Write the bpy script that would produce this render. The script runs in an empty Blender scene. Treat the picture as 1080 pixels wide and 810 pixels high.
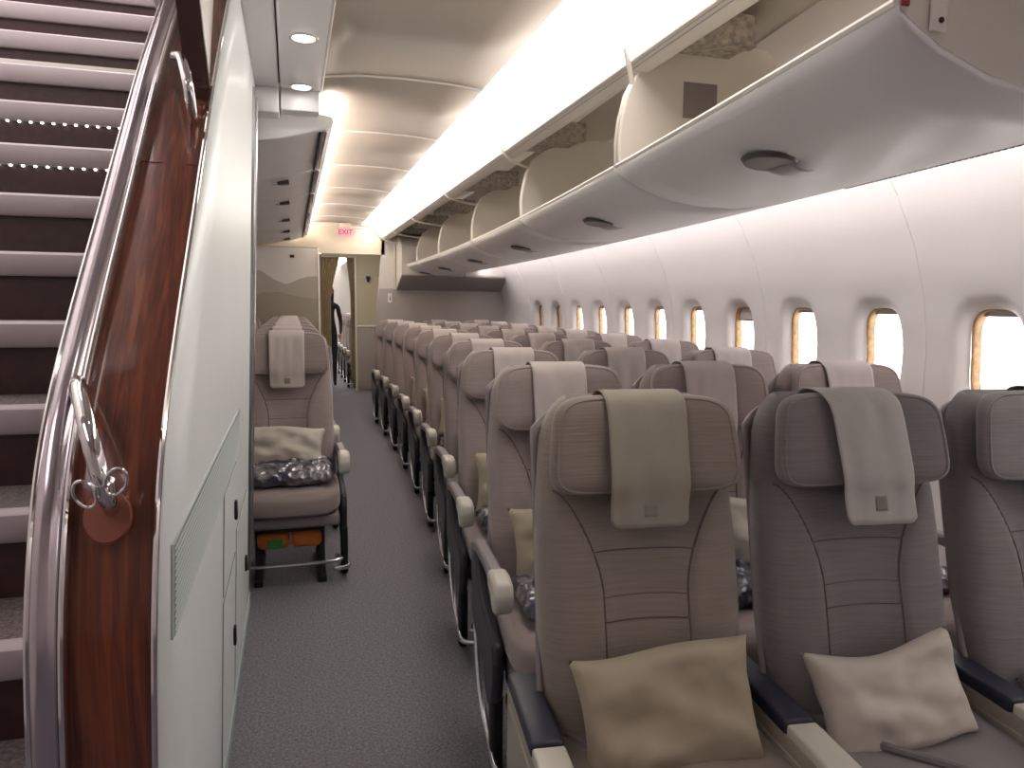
import bpy, bmesh, math, random
from math import sin, cos, pi, radians, sqrt, exp, atan
from mathutils import Vector, Matrix, noise
random.seed(4)
SC = bpy.context.scene
COL = SC.collection
EYE = 1.37

# ------------------------------------------------------------------ materials
def lin(c):
    c = c / 255.0
    return c / 12.92 if c <= 0.04045 else ((c + 0.055) / 1.055) ** 2.4
def rgb(r, g, b): return (lin(r), lin(g), lin(b), 1)
MATS = {}
def mat(name, col, rough=.6, metal=0.0, noise_amt=0.0, nscale=30, bump=0.0, bscale=200, spec=None,
        emit=None, estr=0, sheen=0, coat=0, stretch=None, col2=None):
    m = bpy.data.materials.new(name); m.use_nodes = True
    nt = m.node_tree; b = nt.nodes['Principled BSDF']
    b.inputs['Base Color'].default_value = col
    b.inputs['Roughness'].default_value = rough
    b.inputs['Metallic'].default_value = metal
    if spec is not None: b.inputs['Specular IOR Level'].default_value = spec
    if sheen: b.inputs['Sheen Weight'].default_value = sheen
    if coat:
        b.inputs['Coat Weight'].default_value = coat; b.inputs['Coat Roughness'].default_value = .05
    if emit:
        b.inputs['Emission Color'].default_value = emit; b.inputs['Emission Strength'].default_value = estr
    if noise_amt or bump:
        tc = nt.nodes.new('ShaderNodeTexCoord'); mp = nt.nodes.new('ShaderNodeMapping')
        nt.links.new(tc.outputs['Object'], mp.inputs['Vector'])
        if stretch: mp.inputs['Scale'].default_value = stretch
    if noise_amt:
        n = nt.nodes.new('ShaderNodeTexNoise'); n.inputs['Scale'].default_value = nscale
        n.inputs['Detail'].default_value = 4
        nt.links.new(mp.outputs['Vector'], n.inputs['Vector'])
        r = nt.nodes.new('ShaderNodeValToRGB')
        c2 = col2 or tuple(min(1, x * (1 + noise_amt)) for x in col[:3]) + (1,)
        c1 = tuple(x * (1 - noise_amt) for x in col[:3]) + (1,)
        r.color_ramp.elements[0].position = .35; r.color_ramp.elements[1].position = .65
        r.color_ramp.elements[0].color = c1; r.color_ramp.elements[1].color = c2
        nt.links.new(n.outputs['Fac'], r.inputs['Fac']); nt.links.new(r.outputs['Color'], b.inputs['Base Color'])
    if bump:
        n2 = nt.nodes.new('ShaderNodeTexNoise'); n2.inputs['Scale'].default_value = bscale
        nt.links.new(mp.outputs['Vector'], n2.inputs['Vector'])
        bp = nt.nodes.new('ShaderNodeBump'); bp.inputs['Strength'].default_value = bump
        bp.inputs['Distance'].default_value = .004
        nt.links.new(n2.outputs['Fac'], bp.inputs['Height']); nt.links.new(bp.outputs['Normal'], b.inputs['Normal'])
    MATS[name] = m
    return m
mat('wall_lining', rgb(220, 214, 211), .5, noise_amt=.012, nscale=3)
mat('ceiling_lining', rgb(188, 177, 165), .5, noise_amt=.015, nscale=2)
mat('bin_shell', rgb(240, 237, 236), .38, noise_amt=.012, nscale=4)
mat('bin_inside', rgb(218, 212, 202), .55)
mat('bin_edge', rgb(228, 222, 214), .4)
mat('mech', rgb(170, 162, 152), .6, noise_amt=.35, nscale=45, bump=.6, bscale=80)
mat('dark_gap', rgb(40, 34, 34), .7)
mat('valance', rgb(214, 208, 200), .4)
mat('panel_white', rgb(234, 239, 239), .35, noise_amt=.01, nscale=3)
mat('lining_white', rgb(228, 224, 218), .45)
mat('grille_grey', rgb(178, 188, 188), .5)
mat('seam', rgb(70, 72, 74), .6)
mat('metal_grey', rgb(120, 120, 122), .35, .7)
mat('chrome', rgb(225, 222, 222), .09, 1.0)
mat('satin_chrome', rgb(205, 196, 202), .2, 1.0)
mat('latch_dark', rgb(92, 86, 86), .35, .4)
mat('latch_light', rgb(178, 172, 172), .3, .2)
mat('bulkhead', rgb(212, 206, 200), .5)
mat('bulkhead_low', rgb(176, 168, 163), .55)
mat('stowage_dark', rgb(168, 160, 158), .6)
mat('cream', rgb(214, 203, 182), .5)
mat('dune_back', rgb(170, 162, 152), .6, noise_amt=.06, nscale=3)
mat('dune_front', rgb(156, 146, 130), .6, noise_amt=.06, nscale=3)
mat('curtain', rgb(186, 168, 138), .85, noise_amt=.1, nscale=20)
mat('galley', rgb(200, 190, 168), .5)
mat('navy', rgb(38, 40, 56), .45, bump=.15, bscale=300)
mat('arm_beige', rgb(198, 194, 182), .4)
mat('console_beige', rgb(158, 150, 138), .5, noise_amt=.02, nscale=5)
mat('shroud_dark', rgb(38, 36, 44), .35)
mat('frame_black', rgb(30, 28, 30), .5, .3)
mat('tube_white', rgb(205, 205, 212), .2, .8)
mat('shell_grey', rgb(132, 124, 126), .45)
mat('pillow', rgb(166, 155, 134), .8, noise_amt=.02, nscale=8, bump=.1, bscale=60)
mat('pillow_white', rgb(192, 185, 173), .8, noise_amt=.02, nscale=8, bump=.1, bscale=60)
mat('logo_grey', rgb(134, 130, 122), .8)
mat('orange', rgb(196, 110, 40), .6, noise_amt=.1, nscale=20)
mat('green', rgb(50, 140, 60), .5)
mat('red_sign', rgb(150, 50, 62), .5)
mat('pink_sign', rgb(226, 170, 178), .5)
mat('rosette', rgb(128, 72, 56), .35)
mat('mahogany', rgb(52, 24, 22), .25, coat=.4, noise_amt=.3, nscale=6, stretch=(1, 1, 5))
mat('riser', rgb(58, 32, 32), .45, noise_amt=.2, nscale=30)
mat('nosing', rgb(180, 168, 171), .4)
mat('tan_trim', rgb(180, 152, 132), .3, .3)
mat('hair', rgb(24, 20, 20), .6)
mat('dark_cloth', rgb(34, 30, 34), .8)
mat('skin', rgb(172, 128, 104), .55)
mat('belt', rgb(112, 108, 108), .7)
mat('shade', rgb(206, 196, 186), .6)
mat('reveal', rgb(172, 136, 94), .55, noise_amt=.25, nscale=40)
mat('window_trim', rgb(222, 216, 210), .45)
mat('white_print', rgb(236, 236, 232), .6)

def carpet(name, a, b_, s=420):
    m = bpy.data.materials.new(name); m.use_nodes = True; nt = m.node_tree; b = nt.nodes['Principled BSDF']
    tc = nt.nodes.new('ShaderNodeTexCoord')
    v = nt.nodes.new('ShaderNodeTexNoise'); v.inputs['Scale'].default_value = s / 4; v.inputs['Detail'].default_value = 6
    v.inputs['Roughness'].default_value = .8
    r = nt.nodes.new('ShaderNodeValToRGB'); r.color_ramp.elements[0].position = .38; r.color_ramp.elements[1].position = .62
    r.color_ramp.elements[0].color = a; r.color_ramp.elements[1].color = b_
    nt.links.new(tc.outputs['Object'], v.inputs['Vector']); nt.links.new(v.outputs['Fac'], r.inputs['Fac'])
    nt.links.new(r.outputs['Color'], b.inputs['Base Color']); b.inputs['Roughness'].default_value = .95
    bp = nt.nodes.new('ShaderNodeBump'); bp.inputs['Strength'].default_value = .5; bp.inputs['Distance'].default_value = .005
    nt.links.new(v.outputs['Fac'], bp.inputs['Height']); nt.links.new(bp.outputs['Normal'], b.inputs['Normal'])
    MATS[name] = m
carpet('carpet', rgb(90, 88, 95), rgb(142, 139, 147))
carpet('stair_carpet', rgb(86, 78, 76), rgb(140, 130, 126))

def fabric(name, a, b_):
    # woven upholstery: fine horizontal slub lines
    m = bpy.data.materials.new(name); m.use_nodes = True; nt = m.node_tree; b = nt.nodes['Principled BSDF']
    tc = nt.nodes.new('ShaderNodeTexCoord'); mp = nt.nodes.new('ShaderNodeMapping'); mp.inputs['Scale'].default_value = (9, 9, 260)
    n = nt.nodes.new('ShaderNodeTexNoise'); n.inputs['Scale'].default_value = 1.0; n.inputs['Detail'].default_value = 5
    r = nt.nodes.new('ShaderNodeValToRGB'); r.color_ramp.elements[0].position = .3; r.color_ramp.elements[1].position = .7
    r.color_ramp.elements[0].color = a; r.color_ramp.elements[1].color = b_
    nt.links.new(tc.outputs['Object'], mp.inputs['Vector']); nt.links.new(mp.outputs['Vector'], n.inputs['Vector'])
    nt.links.new(n.outputs['Fac'], r.inputs['Fac']); nt.links.new(r.outputs['Color'], b.inputs['Base Color'])
    b.inputs['Roughness'].default_value = .85; b.inputs['Sheen Weight'].default_value = .25
    bp = nt.nodes.new('ShaderNodeBump'); bp.inputs['Strength'].default_value = .35; bp.inputs['Distance'].default_value = .002
    nt.links.new(n.outputs['Fac'], bp.inputs['Height']); nt.links.new(bp.outputs['Normal'], b.inputs['Normal'])
    MATS[name] = m
fabric('fabric', rgb(142, 128, 125), rgb(153, 139, 136))
fabric('fabric_shaded_taupe', rgb(128, 118, 109), rgb(139, 128, 118))  # same seat fabric with the dimmer front-row light put into its colour
fabric('fabric_shaded_grey', rgb(114, 109, 109), rgb(125, 120, 119))  # same seat fabric again, the darker front-row lighting mixed into the colour
mat('cloth', rgb(186, 176, 172), .85, noise_amt=.02, nscale=20, bump=.1, bscale=250)
mat('cloth_beige', rgb(150, 144, 131), .85, noise_amt=.02, nscale=20, bump=.1, bscale=250)
mat('cloth_white', rgb(180, 177, 173), .85, noise_amt=.02, nscale=20, bump=.1, bscale=250)

mat('seat_stitch', rgb(98, 86, 84), .9)
def wood():
    m = bpy.data.materials.new('wood'); m.use_nodes = True; nt = m.node_tree; b = nt.nodes['Principled BSDF']
    tc = nt.nodes.new('ShaderNodeTexCoord'); mp = nt.nodes.new('ShaderNodeMapping'); mp.inputs['Scale'].default_value = (60, 5, 2.6)
    n = nt.nodes.new('ShaderNodeTexNoise'); n.inputs['Scale'].default_value = 1.6; n.inputs['Detail'].default_value = 7
    n.inputs['Distortion'].default_value = .8
    r = nt.nodes.new('ShaderNodeValToRGB'); cr = r.color_ramp
    cr.elements[0].position = .33; cr.elements[0].color = rgb(74, 32, 16)
    cr.elements[1].position = .7; cr.elements[1].color = rgb(132, 70, 38)
    e = cr.elements.new(.5); e.color = rgb(104, 48, 25)
    nt.links.new(tc.outputs['Object'], mp.inputs['Vector']); nt.links.new(mp.outputs['Vector'], n.inputs['Vector'])
    nt.links.new(n.outputs['Fac'], r.inputs['Fac']); nt.links.new(r.outputs['Color'], b.inputs['Base Color'])
    b.inputs['Roughness'].default_value = .3; b.inputs['Coat Weight'].default_value = .6; b.inputs['Coat Roughness'].default_value = .08
    MATS['wood'] = m
wood()
def plastic_wrap():
    # navy and grey blanket seen through crinkled clear film
    m = bpy.data.materials.new('wrap'); m.use_nodes = True; nt = m.node_tree; b = nt.nodes['Principled BSDF']
    tc = nt.nodes.new('ShaderNodeTexCoord')
    n = nt.nodes.new('ShaderNodeTexNoise'); n.inputs['Scale'].default_value = 14; n.inputs['Detail'].default_value = 3
    r = nt.nodes.new('ShaderNodeValToRGB'); r.color_ramp.elements[0].position = .42; r.color_ramp.elements[1].position = .62
    r.color_ramp.elements[0].color = rgb(42, 44, 74); r.color_ramp.elements[1].color = rgb(128, 120, 124)
    nt.links.new(tc.outputs['Object'], n.inputs['Vector']); nt.links.new(n.outputs['Fac'], r.inputs['Fac'])
    nt.links.new(r.outputs['Color'], b.inputs['Base Color'])
    v = nt.nodes.new('ShaderNodeTexVoronoi'); v.inputs['Scale'].default_value = 30
    nt.links.new(tc.outputs['Object'], v.inputs['Vector'])
    bp = nt.nodes.new('ShaderNodeBump'); bp.inputs['Strength'].default_value = 1; bp.inputs['Distance'].default_value = .02
    nt.links.new(v.outputs['Distance'], bp.inputs['Height'])
    b.inputs['Roughness'].default_value = .28; b.inputs['Specular IOR Level'].default_value = .9
    nt.links.new(bp.outputs['Normal'], b.inputs['Normal'])
    b.inputs['Coat Weight'].default_value = 1; b.inputs['Coat Roughness'].default_value = .08
    nt.links.new(bp.outputs['Normal'], b.inputs['Coat Normal'])
    MATS['wrap'] = m
plastic_wrap()
def glass():
    m = bpy.data.materials.new('pane_glass'); m.use_nodes = True; nt = m.node_tree
    nt.nodes.remove(nt.nodes['Principled BSDF']); out = nt.nodes['Material Output']
    t = nt.nodes.new('ShaderNodeBsdfTransparent'); g = nt.nodes.new('ShaderNodeBsdfGlossy'); g.inputs['Roughness'].default_value = .05
    mx = nt.nodes.new('ShaderNodeMixShader'); mx.inputs['Fac'].default_value = .06
    nt.links.new(t.outputs[0], mx.inputs[1]); nt.links.new(g.outputs[0], mx.inputs[2]); nt.links.new(mx.outputs[0], out.inputs['Surface'])
    MATS['pane_glass'] = m
glass()
def lamp_mat(name, col, s): mat(name, rgb(250, 248, 244), .5, emit=col, estr=s)
lamp_mat('lamp_cove', (1, .93, .86, 1), 5.0)
lamp_mat('lamp_strip', (1, .93, .86, 1), 14.0)
lamp_mat('lamp_wall', (1, .95, .98, 1), 12.0)
lamp_mat('lamp_down', (1, .97, .93, 1), 14.0)
lamp_mat('lamp_stair', (1, .85, .9, 1), 2.8)
lamp_mat('lamp_dot', (1, .97, .9, 1), 4.0)
lamp_mat('lamp_far_fill', (1, .95, .9, 1), 7.0)  # emission of the fill lamps added beyond the header

# ------------------------------------------------------------------ mesh helpers
class MB:
    def __init__(s): s.v = []; s.f = []
    def add(s, vs, fs):
        o = len(s.v); s.v += [tuple(v) for v in vs]; s.f += [tuple(i + o for i in f) for f in fs]; return s
    def grid(s, fn, nu, nv, closed_u=False):
        vs = [fn(i / nu if not closed_u else i / nu, j / nv) for j in range(nv + 1) for i in range(nu + (0 if closed_u else 1))]
        w = nu if closed_u else nu + 1; fs = []
        for j in range(nv):
            for i in range(nu):
                a = j * w + i; b = j * w + (i + 1) % w if closed_u else a + 1
                fs.append((a, b, b + w, a + w) if not closed_u else (a, b, (j + 1) * w + (i + 1) % w, a + w))
        return s.add(vs, fs)
    def box(s, x0, x1, y0, y1, z0, z1):
        v = [(x, y, z) for z in (z0, z1) for y in (y0, y1) for x in (x0, x1)]
        return s.add(v, [(0, 2, 3, 1), (4, 5, 7, 6), (0, 1, 5, 4), (2, 6, 7, 3), (0, 4, 6, 2), (1, 3, 7, 5)])
    def rbox(s, x0, x1, y0, y1, z0, z1, r=.01, seg=3):
        bm = bmesh.new(); bmesh.ops.create_cube(bm, size=1)
        for v in bm.verts:
            v.co = Vector(((x0 + x1) / 2 + v.co.x * (x1 - x0), (y0 + y1) / 2 + v.co.y * (y1 - y0), (z0 + z1) / 2 + v.co.z * (z1 - z0)))
        bmesh.ops.bevel(bm, geom=list(bm.edges), offset=min(r, .49 * min(x1 - x0, y1 - y0, z1 - z0)), segments=seg, profile=.5, affect='EDGES')
        bm.verts.index_update()
        s.add([v.co[:] for v in bm.verts], [[v.index for v in f.verts] for f in bm.faces]); bm.free(); return s
    def tube(s, pts, r, seg=10, smooth=4, caps=True):
        P = [Vector(p) for p in pts]
        if smooth and len(P) > 2:
            Q = []
            for i in range(len(P) - 1):
                p0 = P[max(i - 1, 0)]; p1 = P[i]; p2 = P[i + 1]; p3 = P[min(i + 2, len(P) - 1)]
                for k in range(smooth):
                    t = k / smooth
                    Q.append(.5 * ((2 * p1) + (-p0 + p2) * t + (2 * p0 - 5 * p1 + 4 * p2 - p3) * t * t + (-p0 + 3 * p1 - 3 * p2 + p3) * t ** 3))
            Q.append(P[-1]); P = Q
        n = len(P); vs = []; up = None
        for i in range(n):
            d = (P[min(i + 1, n - 1)] - P[max(i - 1, 0)]).normalized()
            if up is None: up = Vector((0, 0, 1)) if abs(d.z) < .9 else Vector((1, 0, 0))
            a = d.cross(up).normalized(); up = a.cross(d).normalized()
            rr = r[min(int(i / max(n - 1, 1) * (len(r) - 1) + .5), len(r) - 1)] if isinstance(r, (list, tuple)) else r
            for k in range(seg):
                t = 2 * pi * k / seg; vs.append(P[i] + (a * cos(t) + up * sin(t)) * rr)
        fs = [(i * seg + k, i * seg + (k + 1) % seg, (i + 1) * seg + (k + 1) % seg, (i + 1) * seg + k) for i in range(n - 1) for k in range(seg)]
        if caps: fs += [tuple(range(seg))[::-1], tuple((n - 1) * seg + k for k in range(seg))]
        return s.add(vs, fs)
    def cyl(s, c, axis, r, h, seg=24):
        c = Vector(c); a = Vector(axis).normalized(); return s.tube([c - a * h / 2, c + a * h / 2], r, seg, 0)
    def prism(s, poly, axis, a0, a1):
        # poly of 2-D points extruded along axis ('x','y','z')
        def P(p, a):
            return {'x': (a, p[0], p[1]), 'y': (p[0], a, p[1]), 'z': (p[0], p[1], a)}[axis]
        n = len(poly)
        return s.add([P(p, a0) for p in poly] + [P(p, a1) for p in poly],
                     [tuple(range(n)), tuple(range(2 * n - 1, n - 1, -1))] + [(i, (i + 1) % n, n + (i + 1) % n, n + i) for i in range(n)])
    def build(s, name, m, parent=None, smooth=True, solid=0, bevel=0, merge=True, angle=40, sub=0):
        me = bpy.data.meshes.new(name)
        bm = bmesh.new()
        vs = [bm.verts.new(v) for v in s.v]
        for f in s.f:
            try: bm.faces.new([vs[i] for i in f])
            except ValueError: pass
        if merge: bmesh.ops.remove_doubles(bm, verts=bm.verts, dist=1e-5)
        bmesh.ops.recalc_face_normals(bm, faces=bm.faces)
        if smooth:
            for f in bm.faces: f.smooth = True
            for e in bm.edges:
                if len(e.link_faces) == 2 and e.calc_face_angle(0) > radians(angle): e.smooth = False
        bm.to_mesh(me); bm.free()
        me.materials.append(MATS[m])
        o = bpy.data.objects.new(name, me); COL.objects.link(o)
        if parent: o.parent = parent
        if solid:
            md = o.modifiers.new('thick', 'SOLIDIFY'); md.thickness = solid; md.offset = 0
        if bevel:
            md = o.modifiers.new('bev', 'BEVEL'); md.width = bevel; md.segments = 2; md.limit_method = 'ANGLE'
        if sub:
            md = o.modifiers.new('sub', 'SUBSURF'); md.levels = sub; md.render_levels = sub
        return o
def empty(name, loc=(0, 0, 0), rz=0):
    o = bpy.data.objects.new(name, None); COL.objects.link(o); o.location = loc; o.rotation_euler = (0, 0, rz)
    o.empty_display_size = .1; return o
def tag(o, label=None, cat=None, group=None, kind=None):
    if label: o['label'] = label
    if cat: o['category'] = cat
    if group: o['group'] = group
    if kind: o['kind'] = kind
    return o
def struct(o, label=None):
    o['kind'] = 'structure'
    if label: o['label'] = label
    return o
def children(o): return [c for c in o.children]
def copy_tree(o, parent=None):
    c = o.copy(); COL.objects.link(c)
    c.parent = parent
    for ch in children(o): copy_tree(ch, c)
    return c
def pmesh(name, m, parent, fn, **k):
    b = MB(); fn(b); return b.build(name, m, parent, **k)

# cabin taper: the side of the cabin curves towards the nose
def S(y):
    if y > 8: return 0.0
    if y < .5: return -.5175 + .138 * (y - .5)
    return -.0092 * (8 - y) ** 2
def dS(y): return 0 if y > 8 else (.138 if y < .5 else .0184 * (8 - y))
def yr(a, b, n): return [a + (b - a) * i / n for i in range(n + 1)]
def sweepY(prof, ys, off=S):
    b = MB(); n = len(prof) - 1
    b.grid(lambda u, v: (prof[round(u * n)][0] + off(ys[round(v * (len(ys) - 1))]), ys[round(v * (len(ys) - 1))], prof[round(u * n)][1]), n, len(ys) - 1)
    return b
Z0 = lambda y: 0.0

# ------------------------------------------------------------------ room shell
Y0, YB, YC, YE = -2.2, 9.6, 11.7, 17.5
fl = MB(); fl.box(-3.2, 3.4, Y0, YE, -.06, 0)
struct(fl.build('floor', 'carpet', smooth=False), 'speckled blue grey cabin carpet')

# outboard wall profile (x relative to 2.75 at window height)
def wx(z):
    pts = [(0, -.30), (.25, -.16), (.6, -.04), (.95, 0), (1.2, 0), (1.4, -.025), (1.6, -.085), (1.8, -.185), (2.0, -.34), (2.2, -.55), (2.4, -.85)]
    for (a, b), (c, d) in zip(pts, pts[1:]):
        if z <= c:
            t = (z - a) / (c - a); t2 = t * t * (3 - 2 * t) * .3 + t * .7
            return b + (d - b) * t2
    return pts[-1][1]
WB = 2.75
def W(y, z): return (WB + wx(z) + S(y), y, z)
wins = [2.09 + .6075 * k for k in range(-4, 11)]   # window centres along the side wall
wins = [2.09 - .6075 * 3 + .6075 * k for k in range(14)]
WZ, WW, WH = 1.185, .125, .185
def superell(t, a, b, n=3.2):
    c, s = cos(t), sin(t)
    return (a * math.copysign(abs(c) ** (2 / n), c), b * math.copysign(abs(s) ** (2 / n), s))
NB = 48
def cell(b, yc, hw):
    """wall cell with a flared window opening"""
    z0, z1 = .82, 1.56
    def outer(t):
        c, s = cos(t), sin(t); k = min(hw / abs(c) if abs(c) > 1e-6 else 9, ((z1 - z0) / 2) / abs(s) if abs(s) > 1e-6 else 9)
        return (yc + c * k, (z0 + z1) / 2 + s * k)
    rings = []
    corner = math.atan2((z1 - z0) / 2, hw)
    ts = [2 * pi * i / NB for i in range(NB)]
    for cn in (corner, pi - corner, pi + corner, 2 * pi - corner):
        j = min(range(NB), key=lambda i: abs(ts[i] - cn)); ts[j] = cn
    fr = [(1.0, 0), (1.12, .008), (1.25, .022), (1.38, .03), (1.46, .03)]
    for t in ts:
        o = outer(t); e = superell(t, WW, WH)
        col = []
        for s_, d in ((1.0, .052), (1.10, .034), (1.22, .016), (1.34, .004), (1.44, 0)):
            yy, zz = yc + e[0] * s_, WZ + e[1] * (1 + (s_ - 1) * .75)
            p = W(yy, zz); col.append((p[0] + d, p[1], p[2]))
        i_ = (yc + e[0] * 1.44, WZ + e[1] * 1.33)
        for k in (.25, .5, .75, 1.0):
            yy = i_[0] + (o[0] - i_[0]) * k; zz = i_[1] + (o[1] - i_[1]) * k
            col.append(W(yy, zz))
        rings.append(col)
    n = len(rings[0]); vs = [p for c in rings for p in c]
    fs = [(i * n + j, ((i + 1) % NB) * n + j, ((i + 1) % NB) * n + j + 1, i * n + j + 1) for i in range(NB) for j in range(n - 1)]
    b.add(vs, fs)
    return
pw = .6075
panel_edges = []
wallb = MB()
for k, yc in enumerate(wins): cell(wallb, yc, pw / 2)
ya, yb = wins[0] - pw / 2, wins[-1] + pw / 2
def strip(b, y0, y1, z0, z1, nz, ny):
    b.grid(lambda u, v: W(y0 + (y1 - y0) * u, z0 + (z1 - z0) * v), ny, nz)
strip(wallb, ya, yb, 0, .82, 8, 40); strip(wallb, ya, yb, 1.56, 2.35, 12, 60)
strip(wallb, Y0, ya, 0, 2.35, 20, 6); strip(wallb, yb, YE, 0, 2.35, 20, 20)
wr = struct(wallb.build('wall_right', 'wall_lining', angle=60), 'white moulded sidewall lining with window recesses')
# panel joints every second window
jb = MB()
for k in range(0, len(wins), 2):
    y = wins[k] + pw / 2 if k % 2 == 1 else wins[k] - pw / 2
for k in range(15):
    y = wins[0] - pw / 2 + pw * k
    if (k - 3) % 2 == 1:
        jb.tube([(W(y, z)[0] - .001, y, z) for z in yr(.3, 2.1, 30)], .0028, 6, 0)
j = jb.build('panel_joint', 'window_trim', wr); j['label'] = 'raised vertical joints between lining panels'

# windows
def make_window(i, yc, shade):
    r = empty('window_%d' % (i + 1), (W(yc, WZ)[0], yc, WZ)); struct(r)
    r.rotation_euler = (0, 0, -atan(dS(yc)))
    b = MB(); N = 48
    def ring(s_, d): return [(d + wx(WZ + superell(2 * pi * q / N, WW, WH)[1] * s_) - wx(WZ), superell(2 * pi * q / N, WW, WH)[0] * s_, superell(2 * pi * q / N, WW, WH)[1] * s_) for q in range(N)]
    rs = [ring(1.01, .050), ring(1.0, .062), ring(.97, .088)]
    vs = [p for q in rs for p in q]
    b.add(vs, [(a * N + q, a * N + (q + 1) % N, (a + 1) * N + (q + 1) % N, (a + 1) * N + q) for a in range(2) for q in range(N)])
    b.build('window_frame', 'reveal', r, solid=.004)
    b = MB(); b.add(ring(.99, .086), [tuple(range(N))]); b.build('pane', 'pane_glass', r, smooth=False)
    b = MB()  # shade with its pull bar, parked high or drawn
    zt = WH * 1.0; zb = {0: WH * .86, 1: WH * .55, 2: -WH * 1.0}[shade]
    pts = []
    M_ = 20
    def half(z): return WW * (max(0, 1 - min(1, abs(z / WH)) ** 3.2)) ** (1 / 3.2)
    b.grid(lambda u, v: (.074 + wx(WZ + zb + (zt - zb) * v) - wx(WZ), (2 * u - 1) * half((zb + (zt - zb) * v)) * .99, zb + (zt - zb) * v), 8, 14)
    sh = b.build('shade', 'shade', r, solid=.003)
    b = MB(); w_ = half(zb) * .8 if shade < 2 else .05
    zz = zb if shade < 2 else -WH * .8
    b.rbox(.060, .072, -w_ * .55, w_ * .55, zz, zz + .012, .004); b.build('pull_bar', 'metal_grey', sh)
    return r
# which windows: three fully open, one with the blind partly down, the far two closed
for i, yc in enumerate(wins):
    make_window(i, yc, 2 if i >= 12 else (1 if i == 6 else 0))

# ceiling centre strip with transverse joints
ceil_prof = [(.135, 2.345), (.3, 2.365), (.5, 2.37), (.7, 2.365), (.86, 2.35)]
seams = [Y0] + [3.4 - 1.09 * k for k in range(4, -1, -1)] + [3.4 + 1.09 * k for k in range(1, 7)]
seams = [s for s in seams if s < YB - .3] + [YB]
for n_, (a, b2) in enumerate(zip(seams, seams[1:])):
    b = sweepY(ceil_prof, [a + .004, b2 - .004], Z0)
    o = struct(b.build('ceiling', 'ceiling_lining', solid=.012))
    e = MB(); e.tube([(p[0], b2, p[1] - .006) for p in ceil_prof], .008, 6, 0); e.build('joint_strip', 'bin_edge', o)
b = MB(); b.box(-.3, 3.4, Y0, YE, 2.62, 2.66); b.box(-3.2, -.3, 6.6, YE, 2.62, 2.66); struct(b.build('ceiling', 'dark_gap', smooth=False))
# left lowered ceiling with downlights (until the centre bins begin)
b = MB(); b.rbox(-.028, .15, Y0, 3.5, 2.30, 2.34, .012); struct(b.build('ceiling', 'bin_shell'), 'flat grey ceiling panel holding the downlights')
b = MB(); b.rbox(-.145, -.034, Y0, 3.5, 2.302, 2.34, .008); struct(b.build('ceiling', 'bin_shell'))
b = MB(); b.rbox(-.40, -.151, -0.2, 3.75, 2.305, 2.34, .008); struct(b.build('ceiling', 'bin_shell'))
b = MB(); b.rbox(.14, .152, Y0, 3.52, 2.298, 2.352, .005); struct(b.build('trim_1', 'valance'))
b = MB(); b.rbox(-.19, -.035, 3.52, 3.68, 2.20, 2.33, .006); b.rbox(-.028, .14, 3.54, 3.70, 2.22, 2.33, .006); struct(b.build('trim_2', 'bin_shell'))
dl = None
for k, yy in enumerate([1.0, 2.82, 3.44]):
    if dl is None:
        dl = empty('downlight'); 
        b = MB(); N = 32
        rs = [(.036, 0.006), (.040, -.003), (.05, -.004), (.053, .002)]
        b.grid(lambda u, v: (rs[round(v * 3)][0] * cos(2 * pi * u), rs[round(v * 3)][0] * sin(2 * pi * u), rs[round(v * 3)][1]), N, 3, True)
        b.build('bezel', 'valance', dl)
        b = MB(); b.cyl((0, 0, .003), (0, 0, 1), .037, .004, 32); b.build('lens', 'lamp_down', dl)
        o = dl
    else: o = copy_tree(dl)
    o.location = (.06, yy, 2.297)
    tag(o, ['round recessed downlight in the ceiling above the stair foot', 'round recessed downlight nearer the viewer in the grey ceiling strip',
            'round recessed downlight farther along, next to the centre bins'][k], 'ceiling light', 'recessed downlights')

# ------------------------------------------------------------------ cove light and valance over the right aisle side
cv = empty('cove_light', (0, 0, 2.2)); tag(cv, 'long bright cove light diffuser running along the ceiling above the bins', 'ceiling light')
prof = [(.865, .148), (.92, .14), (.98, .115), (1.04, .07), (1.085, .02), (1.10, 0)]
b = sweepY(prof, [.55, 2, 5, YB - .05], Z0); b.build('diffuser', 'lamp_cove', cv, solid=.006)
b = sweepY([(p[0], p[1] + 2.2) for p in prof], [Y0, .545], Z0); struct(b.build('ceiling', 'ceiling_lining', solid=.008))
va = empty('bin_valance', (0, 0, 2.2)); tag(va, 'long off-white valance rail below the bright cove light', 'rail')
vp = [(1.094, .005), (1.10, -.022), (1.14, -.045), (1.165, -.045), (1.17, -.02), (1.165, .06)]
b = sweepY(vp, yr(Y0, YB - .05, 12), Z0); b.build('rail', 'valance', va, solid=.006)
b = MB(); b.tube([(1.118, Y0, -.037), (1.118, YB - .05, -.037)], .002, 6, 0); b.tube([(1.106, Y0, -.03), (1.106, YB - .05, -.03)], .002, 6, 0)
b.build('groove', 'latch_light', va)
# cavity lining above the open buckets
b = sweepY([(1.195, 2.225), (1.40, 2.40), (1.70, 2.445)], yr(Y0, YB, 24), Z0)
struct(b.build('trim_3', 'bin_inside', solid=.01))
b = sweepY([(1.735, 2.435), (2.05, 2.34), (2.28, 2.10), (2.34, 1.90)], yr(Y0, YB, 24))
struct(b.build('trim_4', 'bin_inside', solid=.01))
b = sweepY([(1.172, 2.20), (1.172, 2.62)], yr(Y0, YB, 24), Z0); struct(b.build('trim_5', 'dark_gap', solid=.01))

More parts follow.
